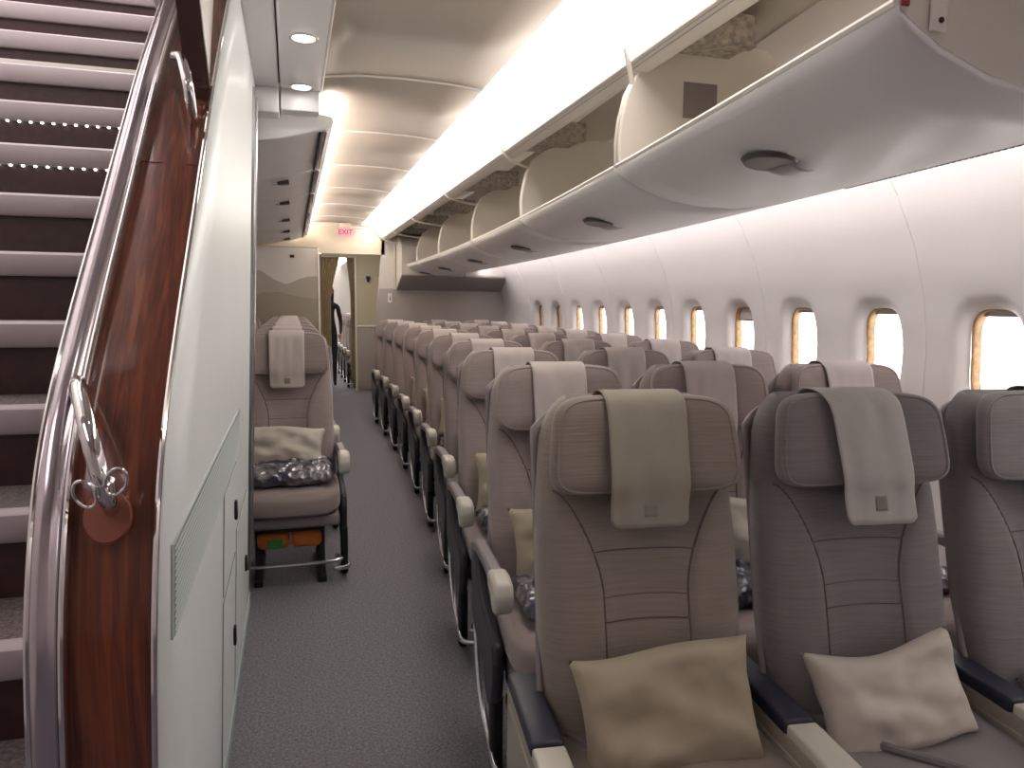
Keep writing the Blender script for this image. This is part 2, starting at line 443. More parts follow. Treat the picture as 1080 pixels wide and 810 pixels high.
# ------------------------------------------------------------------ pivot bins (open buckets) on the right
DIV = [-.55, .97, 2.38, 3.93, 5.48, 7.05, 8.38, YB - .12]
skin = [(1.36, 1.835), (1.385, 1.812), (1.45, 1.778), (1.55, 1.745), (1.68, 1.728), (1.82, 1.727), (1.95, 1.742), (2.08, 1.77), (2.19, 1.80), (2.25, 1.822)]
plate = [(1.37, 1.85), (1.367, 1.93), (1.375, 2.0), (1.395, 2.08), (1.435, 2.155), (1.50, 2.20), (1.60, 2.24), (1.70, 2.268), (1.80, 2.274), (1.92, 2.268), (1.985, 2.215), (2.12, 2.10), (2.22, 1.90), (2.235, 1.84)]
open_labels = {
 1: 'nearest open overhead bin bucket with a grey square sticker inside',
 2: 'second nearest open overhead bin bucket above the window seats',
 3: 'third open overhead bin bucket along the right side',
 4: 'fourth open overhead bin bucket along the right side',
 5: 'fifth open overhead bin bucket, second from the far bulkhead',
 6: 'farthest open overhead bin bucket touching the far bulkhead'}
for k in range(1, 7):
    y0, y1 = DIV[k] + .012, DIV[k + 1] - .012
    ym = (y0 + y1) / 2
    root = empty('overhead_bin', (0, ym, 1.83)); tag(root, open_labels[k], 'overhead bin', 'open overhead bins')
    L = lambda x, y, z: (x + S(y), y - ym, z - 1.83)
    ys = yr(y0, y1, 8)
    b = MB(); b.grid(lambda u, v: L(skin[round(u * 9)][0], ys[round(v * 8)], skin[round(u * 9)][1]), 9, 8)
    b.build('bucket_shell', 'bin_shell', root, solid=.014)
    inn = [(1.39, 1.842), (1.45, 1.81), (1.68, 1.76), (1.9, 1.765), (2.1, 1.80), (2.2, 1.86), (2.19, 2.0), (2.1, 2.1)]
    b = MB(); b.grid(lambda u, v: L(inn[round(u * 7)][0], ys[round(v * 8)], inn[round(u * 7)][1]), 7, 8)
    b.build('bucket_liner', 'bin_inside', root, solid=.004)
    b = MB(); b.tube([L(1.362, y, 1.842) for y in ys], .0085, 8, 0); b.build('lip', 'bin_edge', root)
    for yy, nm in ((y0 + .006, 'near'), (y1 - .008, 'far')):
        lower = [(p[0], p[1] + .006) for p in skin[::-1]]
        poly = [(p[0] + S(yy), p[1] - 1.83) for p in plate + lower]
        b = MB(); b.prism(poly, 'y', yy - .007 - ym, yy + .007 - ym)
        sp = b.build('side_plate', 'bin_inside', root, angle=30)
        b = MB(); b.tube([L(p[0] - .002, yy, p[1]) for p in plate[:8]], .0075, 8, 0); b.build('edge_trim', 'bin_edge', sp)
        if nm == 'far' and k == 1:
            b = MB(); c = L(1.385 + .275, yy - .009, 2.085)
            b.rbox(c[0] - .065, c[0] + .065, c[1] - .002, c[1] + .0, c[2] - .07, c[2] + .05, .001); b.build('square_sticker', 'shell_grey', sp)
        if nm == 'near' and k == 1:
            b = MB(); c = L(1.432, yy - .009, 1.848)
            b.rbox(c[0] - .012, c[0] + .020, c[1] - .006, c[1], c[2] - .045, c[2] + .03, .003); hb = b.build('hinge_plate', 'bin_edge', sp)
            b = MB()
            for dz in (-.028, .012): b.cyl((c[0] + .006, c[1] - .007, c[2] + dz), (0, 1, 0), .0045, .003, 12)
            b.build('screw', 'dark_gap', hb)
            b = MB(); b.rbox(c[0] - .066, c[0] - .052, c[1] - .003, c[1] + .001, c[2] - .012, c[2] + .012, .001); b.build('pink_tab', 'red_sign', sp)
    # paddle latch
    lx = 1.54; lz = 1.742; yl = ym - .04 if k > 1 else 1.66
    c = L(lx, yl, lz)
    b = MB(); N = 32
    th0 = radians(12)
    def el(rx, ry, dz):
        out = []
        for q in range(N):
            t = 2 * pi * q / N; X = rx * cos(t); Y_ = ry * sin(t)
            out.append((c[0] + X, c[1] + Y_, c[2] + dz + .10 * (X * X) * 3 - X * .14))
        return out
    b.add(el(.060, .072, -.012) + el(.068, .080, -.002), [tuple(range(N))] + [(q, (q + 1) % N, N + (q + 1) % N, N + q) for q in range(N)])
    lt = b.build('latch', 'latch_dark', root)
    b = MB(); b.add(el(.05, .05, -.018) , [tuple(range(N))])
    b = MB()
    b.grid(lambda u, v: (c[0] + .03 + .075 * u * cos(.0), c[1] + (v - .5) * .11 * (1 - .35 * u), c[2] - .015 - .006 * sin(pi * u) - .012 * u), 6, 6)
    b.build('paddle', 'latch_light', lt, solid=.004)
    # mottled hinge mechanism above the divider and white stay bar
b0 = None
for k, yd in enumerate(DIV[2:7] + [DIV[7] - .12]):
    o = empty('hinge_unit', (max(1.50 + S(yd), 1.35), yd, 2.22), 0); tag(o, None, 'hinge', 'bin hinge units')
    s_ = .14 if k else .11
    b = MB(); b.rbox(-.16, .13, -s_ - .06, s_, .005, .105, .01); b.rbox(-.05, .21, -.06, .06, .04, .14, .008)
    mech = b.build('hinge_box', 'mech', o)
    b = MB(); rnd = random.Random(k)
    for q in range(1):
        x = -.15 + rnd.random() * .25; yy = -s_ - .07 + rnd.random() * .08
        b.rbox(x, x + .035, yy, yy + .03, .0 + rnd.random() * .04, .05 + rnd.random() * .05, .003)
    b.build('bracket', 'metal_grey', mech)
    o['label'] = ['mottled grey hinge unit above the nearest bin divider', 'mottled hinge unit above the second bin divider',
                  'mottled hinge unit above the third bin divider', 'mottled hinge unit above the fourth bin divider',
                  'mottled hinge unit above the fifth bin divider', 'mottled hinge unit by the far bulkhead'][k]
    tx = 1.135; bx = 1.405 + S(yd)
    b = MB(); b.tube([(1.072, yd - .06, 2.205), (1.13, yd - .04, 2.140), (bx + .02, yd, 2.105)] if k else [(1.065, yd - .06, 2.215), (1.10, yd - .03, 2.145), (1.135, yd, 2.06)], .0075 if k else .009, 8, 4)
    st = b.build('stay_bar', 'bin_edge'); tag(st, ['nearest white stay bar between valance and bin divider', 'second white stay bar between valance and bin divider',
        'third white stay bar between valance and bin divider', 'fourth white stay bar between valance and bin divider',
        'fifth white stay bar between valance and bin divider', 'last white stay bar, next to the far bulkhead'][k], 'bar', 'white stay bars')
# closed bin nearest the viewer, mostly out of frame
y0, y1 = DIV[0], DIV[1] - .02; ym = (y0 + y1) / 2
root = empty('overhead_bin', (0, ym, 1.83)); tag(root, 'closed overhead bin at the top right corner, nearest the viewer', 'overhead bin')
cs = [(2.25, 1.84), (2.1, 1.835), (1.9, 1.85), (1.72, 1.90), (1.58, 1.98), (1.47, 2.08), (1.42, 2.17), (1.41, 2.24)]
b = MB(); ys = yr(y0, y1, 6); b.grid(lambda u, v: (cs[round(u * 7)][0] + S(ys[round(v * 6)]), ys[round(v * 6)] - ym, cs[round(u * 7)][1] - 1.83), 7, 6)
b.build('bucket_shell', 'bin_shell', root, solid=.014)
b = MB(); b.prism([(p[0] + S(y1), p[1] - 1.825) for p in cs] + [(1.6 + S(y1), 2.3 - 1.83), (2.2 + S(y1), 2.2 - 1.83)], 'y', y1 - ym - .02, y1 - ym - .006); b.build('side_plate', 'bin_inside', root)

# wall wash light and perforated vent trim below the bins
b = sweepY([(2.27, 1.832), (2.275, 1.865), (2.30, 1.87)], yr(Y0, YB - .05, 24))
ww = b.build('wall_wash_light', 'lamp_wall', solid=.004); tag(ww, 'long light strip behind the bins that washes the window wall', 'light strip')
b = sweepY([(2.255, 1.82), (2.262, 1.826), (2.262, 1.90), (2.24, 1.96)], yr(Y0, YB - .05, 24))
vt = struct(b.build('trim_6', 'bin_edge', solid=.006))
b = MB()
yy = -.3
while yy < 2.2:
    sgn = S(yy)
    b.rbox(2.155 + sgn, 2.175 + sgn, yy, yy + .014, 1.783, 1.797, .001, 1)
    yy += .022
sl = b.build('vent_slots', 'dark_gap', vt); sl['label'] = 'row of dark perforated vent slots'

# ------------------------------------------------------------------ centre bins (left of aisle)
cb_prof = [(-.62, 2.045), (-.42, 2.055), (-.2, 2.085), (-.02, 2.115), (.1, 2.15), (.185, 2.185), (.205, 2.20), (.2, 2.225), (.12, 2.24), (-.02, 2.245), (-.03, 2.356), (-.62, 2.356)]
cbs = [3.62, 4.7, 5.72, 6.9, 8.0, 8.75, YB - .06]
lat_y = [4.87, 5.85, 7.05, 8.15, 9.1]
for k in range(len(cbs) - 1):
    y0, y1 = cbs[k] + .005, cbs[k + 1] - .005
    root = empty('centre_bin', (0, (y0 + y1) / 2, 2.1))
    tag(root, ['nearest closed overhead bin over the centre seats, beside the downlights', 'second closed overhead bin over the centre seats',
               'third closed overhead bin over the centre seats', 'fourth closed overhead bin over the centre seats',
               'fifth closed overhead bin over the centre seats', 'farthest closed overhead bin over the centre seats, at the mural wall'][k], 'overhead bin', 'closed centre overhead bins')
    b = MB(); b.prism([(p[0], p[1] - 2.1) for p in cb_prof], 'y', y0 - (y0 + y1) / 2, y1 - (y0 + y1) / 2); b.build('bin_body', 'bin_shell', root, angle=35, bevel=.006)
    if k:
        ly = lat_y[k - 1] - (y0 + y1) / 2 if k < 6 else 0
        ly = max(min(ly, (y1 - y0) / 2 - .1), -(y1 - y0) / 2 + .1)
        b = MB(); b.prism([(-.04, ly - .0), (-.01, ly - .025), (.03, ly - .035), (.03, ly + .035), (-.01, ly + .02)], 'z', -.012, .02)
        o = b.build('latch', 'latch_dark', root); o.location = (-.03, 0, .004); o.rotation_euler = (0, -radians(8), 0)
        b = MB(); b.rbox(-.068, -.042, ly - .015, ly + .015, -.010, .0, .004); b.build('paddle', 'latch_light', o)
    b = MB(); b.rbox(.140, .150, y0 - (y0 + y1) / 2 + .06, y1 - (y0 + y1) / 2 - .02, .055, .068, .004); s1 = b.build('light_slot', 'dark_gap', root); s1.rotation_euler = (0, 0, 0)
    b = MB(); b.rbox(.156, .178, y0 - (y0 + y1) / 2 + .06, y1 - (y0 + y1) / 2 - .02, .066, .078, .003); b.build('chrome_trim', 'satin_chrome', root)
b = MB(); b.prism([(.02, 2.25), (.15, 2.248), (.15, 2.268), (.02, 2.27)], 'y', 3.66, YB - .06)
o = b.build('centre_cove_light', 'lamp_strip'); tag(o, 'slim light strip glowing above the centre bins', 'light strip')
b = MB(); b.box(-1.7, .13, 3.7, YB, 2.36, 2.38); struct(b.build('ceiling', 'ceiling_lining', smooth=False))

# ------------------------------------------------------------------ far bulkheads
b = MB(); b.prism([(-1.7, 0), (.33, 0), (.335, 2.045), (-1.7, 2.045)], 'y', YB, YB + .05); wb = struct(b.build('wall_back', 'bulkhead', smooth=False), 'grey bulkhead with a printed dune landscape')
b = MB(); b.prism([(-1.7, 0), (.318, 0), (.318, 1.70), (.2, 1.692), (.1, 1.66), (-.056, 1.595), (-.2, 1.65), (-.351, 1.755), (-.493, 1.765), (-.8, 1.72), (-1.7, 1.6)], 'y', YB - .004, YB)
b.build('dune_print', 'dune_back', wb, smooth=False)['label'] = 'printed grey brown dune ridge'
b = MB(); b.prism([(-1.7, 0), (.318, 0), (.318, 1.42), (.1, 1.44), (-.15, 1.50), (-.35, 1.49), (-.6, 1.38), (-1.7, 1.3)], 'y', YB - .007, YB - .004)
b.build('dune_print', 'dune_front', wb, smooth=False)['label'] = 'printed sand coloured lower dune'
b = MB(); b.rbox(.318, .336, YB - .02, YB + .05, 0, 2.05, .005); b.build('edge_trim', 'bin_edge', wb)
b = MB(); b.rbox(-.01, .045, YB - .012, YB, 1.92, 1.955, .003); o = b.build('wall_placard', 'dark_gap'); tag(o, 'small black rectangular plate on the dune printed wall', 'plate')
b = MB(); b.prism([(.335, 1.985), (1.15, 1.985), (1.15, 2.36), (-.6, 2.36), (-.6, 2.05), (.335, 2.05)], 'y', YB, YB + .06); struct(b.build('wall_header', 'cream', smooth=False), 'cream header panel above the aisle passage')
b = MB(); b.tube([(.15, YB - .01, 2.31), (.6, YB - .01, 2.31), (.95, YB - .01, 2.305), (1.05, YB - .01, 2.27), (1.08, YB - .01, 2.21)], .012, 8, 3); struct(b.build('trim_7', 'bin_edge'))
# right bulkhead
b = MB(); b.prism([(1.02, 0), (3.2, 0), (3.2, 2.6), (1.15, 2.6), (1.12, 2.2), (1.045, 1.3)], 'y', YB, YB + .05); wf = struct(b.build('wall_far', 'bulkhead', smooth=False))
b = MB(); b.prism([(1.02, 0), (2.95, 0), (2.95, 1.56), (1.075, 1.56), (1.045, 1.3)], 'y', YB - .005, YB); b.build('lower_panel', 'bulkhead_low', wf, smooth=False)['label'] = 'darker taupe lower wall panel'
b = MB(); b.rbox(1.265, 1.285, YB - .02, YB - .005, 1.55, 2.25, .004); b.build('edge_trim', 'bin_edge', wf)
st = empty('bulkhead_stowage', (2.08, YB - .2, 1.7)); tag(st, 'wide grey stowage box across the top of the far bulkhead', 'stowage')
b = MB(); b.prism([(-.30, .02), (.18, -.15), (.18, .50), (-.12, .50), (-.30, .36)], 'x', -.79, .78); b.build('stowage_body', 'bulkhead', st, smooth=False, bevel=.008)
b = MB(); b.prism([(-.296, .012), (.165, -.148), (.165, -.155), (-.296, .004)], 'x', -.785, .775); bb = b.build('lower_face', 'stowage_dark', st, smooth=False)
b = MB(); b.rbox(-.006, .0, -.31, -.29, .0, .34, .002); b.build('door_joint', 'seam', st)
b = MB(); b.rbox(1.185, 1.235, YB - .018, YB - .005, 1.385, 1.50, .003); o = b.build('safety_notice', 'white_print'); tag(o, 'small white upright notice on the far bulkhead edge', 'notice')
b = MB(); b.rbox(1.203, 1.216, YB - .021, YB - .018, 1.41, 1.45, .001); b.rbox(1.206, 1.213, YB - .021, YB - .018, 1.455, 1.475, .001); b.build('printed_mark', 'seam', o)
# exit sign hanging at the header
sg = empty('exit_sign', (.665, YB - .10, 2.27)); tag(sg, 'pink oval sign with dark red letters under the ceiling ahead', 'sign')
b = MB(); b.rbox(-.085, .06, -.03, .03, -.01, .085, .005); b.build('housing', 'cream', sg)
b = MB(); N = 32
b.prism([(.125 * cos(2 * pi * q / N) - .01, .062 * sin(2 * pi * q / N) - .03) for q in range(N)], 'y', -.045, -.032); pl = b.build('sign_plate', 'pink_sign', sg)
cu = bpy.data.curves.new('sign_text', 'FONT'); cu.body = 'EXIT'; cu.size = .085; cu.align_x = 'CENTER'; cu.extrude = .001
to = bpy.data.objects.new('lettering', cu); COL.objects.link(to); dg = bpy.context.evaluated_depsgraph_get()
me = bpy.data.meshes.new_from_object(to.evaluated_get(dg)); bpy.data.objects.remove(to)
me.materials.clear(); me.materials.append(MATS['red_sign']); to = bpy.data.objects.new('lettering', me); COL.objects.link(to)
to.parent = pl; to.location = (-.01, -.048, -.058); to.rotation_euler = (pi / 2, 0, 0)

# vestibule, curtain and the cabin beyond
b = MB(); b.box(.955, 1.5, YC, YC + .05, 0, 2.25); b.box(.44, .955, YC, YC + .05, 2.06, 2.25); b.box(-.6, .40, YC, YC + .05, 0, 2.25)
vw = struct(b.build('wall_vestibule', 'galley', smooth=False), 'beige galley partition with curtained passage')
b = MB(); b.rbox(.935, .965, YC - .03, YC + .02, 0, 2.07, .006); b.rbox(.40, .425, YC - .03, YC + .02, 0, 2.1, .006); b.build('door_jamb', 'bin_edge', vw)
b = MB(); b.rbox(.98, 1.38, YC - .02, YC, .03, 1.0, .006); b.build('lower_door', 'bulkhead_low', vw)
b = MB(); b.rbox(.97, 1.4, YC - .03, YC, 1.0, 1.03, .005); b.rbox(.97, 1.4, YC - .012, YC, 1.76, 1.77, .003); b.build('ledge', 'bin_edge', vw)
hs = empty('handset', (1.14, YC - .01, 1.76)); tag(hs, 'small dark wall hook and handset on the beige galley partition', 'handset')
b = MB(); b.rbox(-.035, .035, -.02, .0, -.02, .03, .006); b.build('cradle', 'metal_grey', hs); b = MB(); b.rbox(-.018, .018, -.045, -.018, -.06, .015, .006); b.build('receiver', 'dark_gap', hs)
b = MB(); b.box(-.6, 3.2, YB + .05, YC, 2.26, 2.30); struct(b.build('ceiling', 'cream', smooth=False))
b = MB(); b.box(.30, .34, YB + .05, YC, 0, 2.3); struct(b.build('wall_lavatory', 'bulkhead', smooth=False))
b = MB(); b.box(1.50, 1.54, YB + .05, YC, 0, 2.3); struct(b.build('wall_galley', 'galley', smooth=False))
def curtain(name, x0, x1, tie, label):
    z0, z1 = .12, 2.09
    b = MB()
    def f(u, v):
        z = z0 + (z1 - z0) * v
        g = 1.0 if not tie else (.56 + .44 * min(1, max(0, z - 1.45) / .6) ** 1.3)
        w = (x1 - x0) * g
        x = x0 + w * u if x0 < .7 else x1 - w * (1 - u)
        return (x, YC + .06 + .022 * sin(u * 7 * 2 * pi + v * .8), z)
    b.grid(f, 84, 16); o = b.build(name, 'curtain', solid=.003); tag(o, label, 'curtain', 'aisle curtains')
curtain('curtain', .40, .72, True, 'beige curtain gathered at the left of the far passage')
curtain('curtain', .82, .95, True, 'narrow beige curtain at the right of the far passage')
b = MB(); b.tube([(.40, YC + .06, 2.10), (.95, YC + .06, 2.10)], .012, 8, 0); o = b.build('curtain_rail', 'metal_grey'); tag(o, 'short grey rail the passage curtains hang from', 'rail')
b = MB(); b.box(-3.2, 3.4, YE, YE + .05, 0, 2.7); struct(b.build('wall_end', 'bulkhead', smooth=False))
b = sweepY([(.135, 2.345), (.5, 2.37), (.86, 2.35)], [YC + .3, YE], Z0); struct(b.build('ceiling', 'ceiling_lining', solid=.012))
b = MB(); b.box(-.6, .1, YC + .3, YE, 2.2, 2.36); struct(b.build('trim_8', 'bin_shell', smooth=False))
far_bin = empty('overhead_bin', (0, 14.5, 1.83)); tag(far_bin, 'overhead bin row seen through the curtained passage', 'overhead bin')
b = sweepY([(p[0] - .02, p[1] - 1.83) for p in skin], [-2.2, 2.8], Z0); b.build('bucket_shell', 'bin_shell', far_bin, solid=.014)
b = MB()
for q in range(5): b.prism([(p[0] - .02, p[1] - 1.83) for p in plate[:10] + [(2.0, 1.86), (1.4, 1.86)]], 'y', -2.15 + q * 1.2, -2.13 + q * 1.2)
b.build('side_plate', 'bin_inside', far_bin)
b = sweepY([(.865, 2.348), (.98, 2.315), (1.085, 2.22)], [YC + .3, YE], Z0); o = b.build('cove_light', 'lamp_cove', solid=.006); tag(o, 'cove light glimpsed in the next cabin through the passage', 'ceiling light')

b = MB(); b.rbox(.45, 1.05, YB + .9, YB + 1.3, 2.238, 2.262, .006); o = b.build('vestibule_fill', 'lamp_far_fill'); tag(o, 'added fill lamp brightening the vestibule behind the header panel', 'ceiling light')  # added to brighten the dark passage, no such fixture is seen
b = MB(); b.rbox(.2, .6, YC + .6, YC + 5.2, 2.335, 2.357, .006); o = b.build('cabin_fill', 'lamp_far_fill'); tag(o, 'added fill strip brightening the cabin beyond the curtain', 'ceiling light')  # invented strip that lifts the brightness behind the curtain
# shell closing walls
b = MB(); b.box(-3.2, 3.4, Y0 - .05, Y0, 0, 4.4); struct(b.build('wall_front', 'wall_lining', smooth=False))
b = MB(); b.box(-1.75, -1.70, Y0, 6.6, 0, 4.4); b.box(-1.75, -1.70, 6.6, YE, 0, 2.66); struct(b.build('wall_stairwell', 'wall_lining', smooth=False))
b = MB(); b.box(-1.75, -.30, 6.6, 6.65, 2.6, 4.4); struct(b.build('wall_landing', 'wall_lining', smooth=False))
b = MB(); b.box(-1.75, -.15, 1.0, 6.65, 4.4, 4.44); struct(b.build('ceiling', 'wall_lining', smooth=False))
b = MB(); b.box(-1.75, -.15, Y0, 1.0, 2.34, 2.38); b.box(-1.75, -.15, .98, 1.02, 2.34, 4.4); struct(b.build('ceiling', 'wall_lining', smooth=False))
b = MB(); b.box(-.15, 1.2, Y0, Y0 + .05, 2.3, 2.66); struct(b.build('trim_9', 'wall_lining', smooth=False))

# ------------------------------------------------------------------ staircase
ST_X0, ST_X1 = -1.66, -.345
R_, G_, SY, SZ = .19, .2316, 1.489, .746
stair = empty('staircase', (-1.0, SY - 3 * G_, 0)); tag(stair, 'wide carpeted staircase rising at the left with pale step noses', 'staircase')
ox, oy = -1.0, SY - 3 * G_
ksteps = list(range(-3, 14))
for k in ksteps:
    y, z = SY + G_ * k - oy, SZ + R_ * k
    yk = y
    b = MB(); b.box(ST_X0 - ox, ST_X1 - ox, y + .02, y + G_ + .03, z - .03, z - .002); tr = b.build('tread', 'stair_carpet', stair, smooth=False)
    b = MB()
    pf = [(y + .03, z), (y + .005, z), (y - .006, z - .008), (y - .008, z - .022), (y - .004, z - .06), (y + .004, z - .068), (y + .03, z - .068)]
    b.prism(pf, 'x', ST_X0 - ox, ST_X1 - ox); b.build('nosing', 'nosing', tr)
    zb_ = z - R_ if k > -3 else 0
    b = MB(); b.box(ST_X0 - ox, ST_X1 - ox, y + .022, y + .034, max(zb_ - .002, 0), z - .06); b.build('riser', 'riser', stair, smooth=False)
    if k in (6, 7):
        xx = ST_X1 - .03
        while xx > ST_X0 + .4:
            b = MB(); b.rbox(xx - .010 - ox, xx - ox, y + .004, y + .012, z - .075, z - .069, .002, 1); b.build('step_light', 'lamp_dot', tr); xx -= .036
b = MB(); b.prism([(SY - 3 * G_ + .03, .0), (SY + 13 * G_, SZ + 12.6 * R_), (SY + 14 * G_, SZ + 12.6 * R_), (SY + 14 * G_, SZ + 12.1 * R_), (SY + .2, 0)], 'x', ST_X0 - .02, ST_X0)
o = b.build('stringer', 'mahogany', stair, smooth=False); o.location = (-ox, -oy, 0)
b = MB(); b.box(-1.7, -.3, SY + 14 * G_ - .05, 6.6, SZ + 13 * R_ - .06, SZ + 13 * R_); struct(b.build('floor', 'stair_carpet', smooth=False))

# ---- balustrade swept along its curved edge
PATH = [(1.085, 0.0), (1.078, .3), (1.070, .55), (1.064, .72), (1.057, .88), (1.068, 1.0), (1.105, 1.125), (1.175, 1.23), (1.29, 1.352), (1.46, 1.515), (1.615, 1.665), (1.83, 1.868), (2.13, 2.118), (2.6, 2.50), (3.3, 3.07)]
def smooth_path(P, n=5):
    Q = []
    for i in range(len(P) - 1):
        p0, p1, p2, p3 = P[max(i - 1, 0)], P[i], P[i + 1], P[min(i + 2, len(P) - 1)]
        for k in range(n):
            t = k / n
            Q.append(tuple(.5 * (2 * p1[j] + (p2[j] - p0[j]) * t + (2 * p0[j] - 5 * p1[j] + 4 * p2[j] - p3[j]) * t * t + (-p0[j] + 3 * p1[j] - 3 * p2[j] + p3[j]) * t ** 3) for j in (0, 1)))
    return Q + [P[-1]]
BP = smooth_path(PATH)
def xw(z): return -.22 + .036 * min(z, 2.6)
def frame_at(i):
    a, c = BP[max(i - 1, 0)], BP[min(i + 1, len(BP) - 1)]
    ty, tz = c[0] - a[0], c[1] - a[1]; l = math.hypot(ty, tz); ty /= l; tz /= l
    return (-tz, ty)      # normal towards the viewer / up  (y,z)
def sweep_bal(sec, i0=0, i1=None):
    """sec: closed list of (dx, n) ; n along outward normal"""
    b = MB(); idx = list(range(i0, (i1 or len(BP)))); m = len(sec); vs = []
    for i in idx:
        ny, nz = frame_at(i); y, z = BP[i]
        for dx, n in sec: vs.append((xw(z) + dx, y + ny * n, z + nz * n))
    fs = [(r * m + k, r * m + (k + 1) % m, (r + 1) * m + (k + 1) % m, (r + 1) * m + k) for r in range(len(idx) - 1) for k in range(m)]
    fs += [tuple(range(m))[::-1], tuple((len(idx) - 1) * m + k for k in range(m))]
    return b.add(vs, fs)
bal = empty('balustrade', (0, 0, 0)); tag(bal, 'curved stair balustrade faced in glossy red-brown wood with chrome edging', 'balustrade')
b = sweep_bal([(-.004, -.002), (-.05, .003), (-.106, -.002), (-.106, -.05), (-.004, -.05)]); b.build('wood_face', 'wood', bal, angle=50)
b = sweep_bal([(.0045 * cos(2 * pi * q / 8) - .001, .006 * sin(2 * pi * q / 8) + .001) for q in range(8)]); b.build('outer_trim', 'chrome', bal)
sec = [(-.104, -.03), (-.103, .010), (-.1065, .020), (-.111, .017), (-.115, .024), (-.130, .030), (-.142, .026), (-.149, .012), (-.150, -.02), (-.145, -.05), (-.11, -.05)]
b = sweep_bal(sec); b.build('rail_cap', 'satin_chrome', bal, angle=50)
b = sweep_bal([(-.1075 + .0045 * cos(2 * pi * q / 8), .020 + .005 * sin(2 * pi * q / 8)) for q in range(8)]); b.build('rail_edge', 'chrome', bal)
b = sweep_bal([(-.146 + .004 * cos(2 * pi * q / 8), .022 + .004 * sin(2 * pi * q / 8)) for q in range(8)]); b.build('rail_edge', 'chrome', bal)
# stair-side cheek of the balustrade
b = MB(); n = len(BP)
b.grid(lambda u, v: (xw(BP[round(v * (n - 1))][1]) - .125, BP[round(v * (n - 1))][0] + .02 + u * .9, BP[round(v * (n - 1))][1]), 2, n - 1)
b.build('stair_side_cheek', 'mahogany', bal, solid=.01)
# grab handles
def handle(pts, ros, r=.0125):
    h = MB(); h.tube(pts, r, 14, 6); return h
h = handle([(-.240, 1.12, 1.082), (-.235, 1.065, 1.10), (-.238, 1.04, 1.14), (-.252, 1.05, 1.20), (-.275, 1.11, 1.245), (-.29, 1.16, 1.255)], None, .0115)
gh = h.build('grab_tube', 'chrome', bal)
b = MB(); ny, nz = -.97, .22
def disc(c, nrm, rx, rz, h, N=32):
    nrm = Vector(nrm).normalized(); a = Vector((1, 0, 0)); u = nrm.cross(a).normalized(); a = u.cross(nrm).normalized(); c = Vector(c)
    vs = []
    for s_, hh in ((1.0, 0), (1.0, h * .6), (.93, h)):
        for q in range(N):
            t = 2 * pi * q / N; vs.append(c + a * cos(t) * rx * s_ + u * sin(t) * rz * s_ + nrm * hh)
    fs = [(k * N + q, k * N + (q + 1) % N, (k + 1) * N + (q + 1) % N, (k + 1) * N + q) for k in range(2) for q in range(N)] + [tuple(2 * N + q for q in range(N))]
    return vs, fs
b.add(*disc((-.240, 1.074, 1.083), (0, -.93, .36), .030, .036, .007)); b.build('rosette', 'rosette', gh)
b = MB()
for s_ in (-1, 1):
    cx, cy, cz = -.236 + s_ * .011, 1.026, 1.134 + (.008 if s_ > 0 else -.006)
    ring = []
    for q in range(15):
        t = 2 * pi * q / 14; ring.append((cx + s_ * .007 + .013 * cos(t), cy - .004 - .003 * sin(t), cz + .017 * sin(t) + s_ * .005 * cos(t)))
    b.tube(ring, .0022, 8, 2)
b.cyl((-.237, 1.043, 1.13), (-.05, -.3, 1), .0145, .02, 20)
b.build('lock_ring', 'chrome', gh)
h = handle([(-.185, 1.68, 1.735), (-.184, 1.655, 1.75), (-.186, 1.63, 1.79), (-.193, 1.645, 1.825), (-.205, 1.69, 1.862), (-.225, 1.76, 1.885)], None, .010)
h.build('grab_tube', 'chrome', bal)
b = MB(); b.cyl((-.171, 1.715, 1.775), (0, -.7, .7), .006, .01, 12); b.build('locking_pin', 'chrome', bal)
b = sweep_bal([(-.006, .001), (-.105, .003), (-.105, .0005), (-.006, 0)], 49, 50); b.build('veneer_joint', 'mahogany', bal)

# outer white side panel (leaning slightly) bounded by the balustrade curve
YP = 3.45
b = MB(); keep = [p for p in BP if p[1] < 2.31] + [(2.37, 2.31)]
n = len(keep) - 1
b.grid(lambda u, v: (xw(keep[round(v * n)][1]), keep[round(v * n)][0] + .004 + (YP - keep[round(v * n)][0] - .004) * u, keep[round(v * n)][1]), 8, n)
sp = struct(b.build('wall_left', 'panel_white', solid=.012), 'white curved side panel of the staircase facing the aisle')
def lean_rect(b, y0, y1, z0, z1, off=.008, t=.004, r=.001):
    b.add([(xw(z) + off + dt, y, z) for dt in (0, t) for z in (z0, z1) for y in (y0, y1)],
          [(0, 2, 3, 1), (4, 5, 7, 6), (0, 1, 5, 4), (2, 6, 7, 3), (0, 4, 6, 2), (1, 3, 7, 5)])
gr = empty('vent_grille', (xw(.95), 1.78, .94)); tag(gr, 'long ribbed grey vent grille let into the white stair panel', 'vent')
b = MB(); lean_rect(b, 1.15, 2.62, .87, 1.015, .006, .004); o = b.build('backing', 'grille_grey', gr, smooth=False); o.matrix_parent_inverse = gr.matrix_world.inverted(); o.location = (-xw(.95), -1.78, -.94)
b = MB()
for q in range(13):
    z = .878 + q * .0105; b.tube([(xw(z) + .0095, 1.16, z), (xw(z) + .0095, 2.61, z)], .0032, 6, 0)
o = b.build('louvre', 'grille_grey', gr); o.location = (-xw(.95), -1.78, -.94)
b = MB()
for q in range(14):
    z = .873 + q * .0105; lean_rect(b, 1.16, 2.61, z - .0018, z + .0018, .010, .0008)
o = b.build('louvre_gap', 'shell_grey', gr); o.location = (-xw(.95), -1.78, -.94)
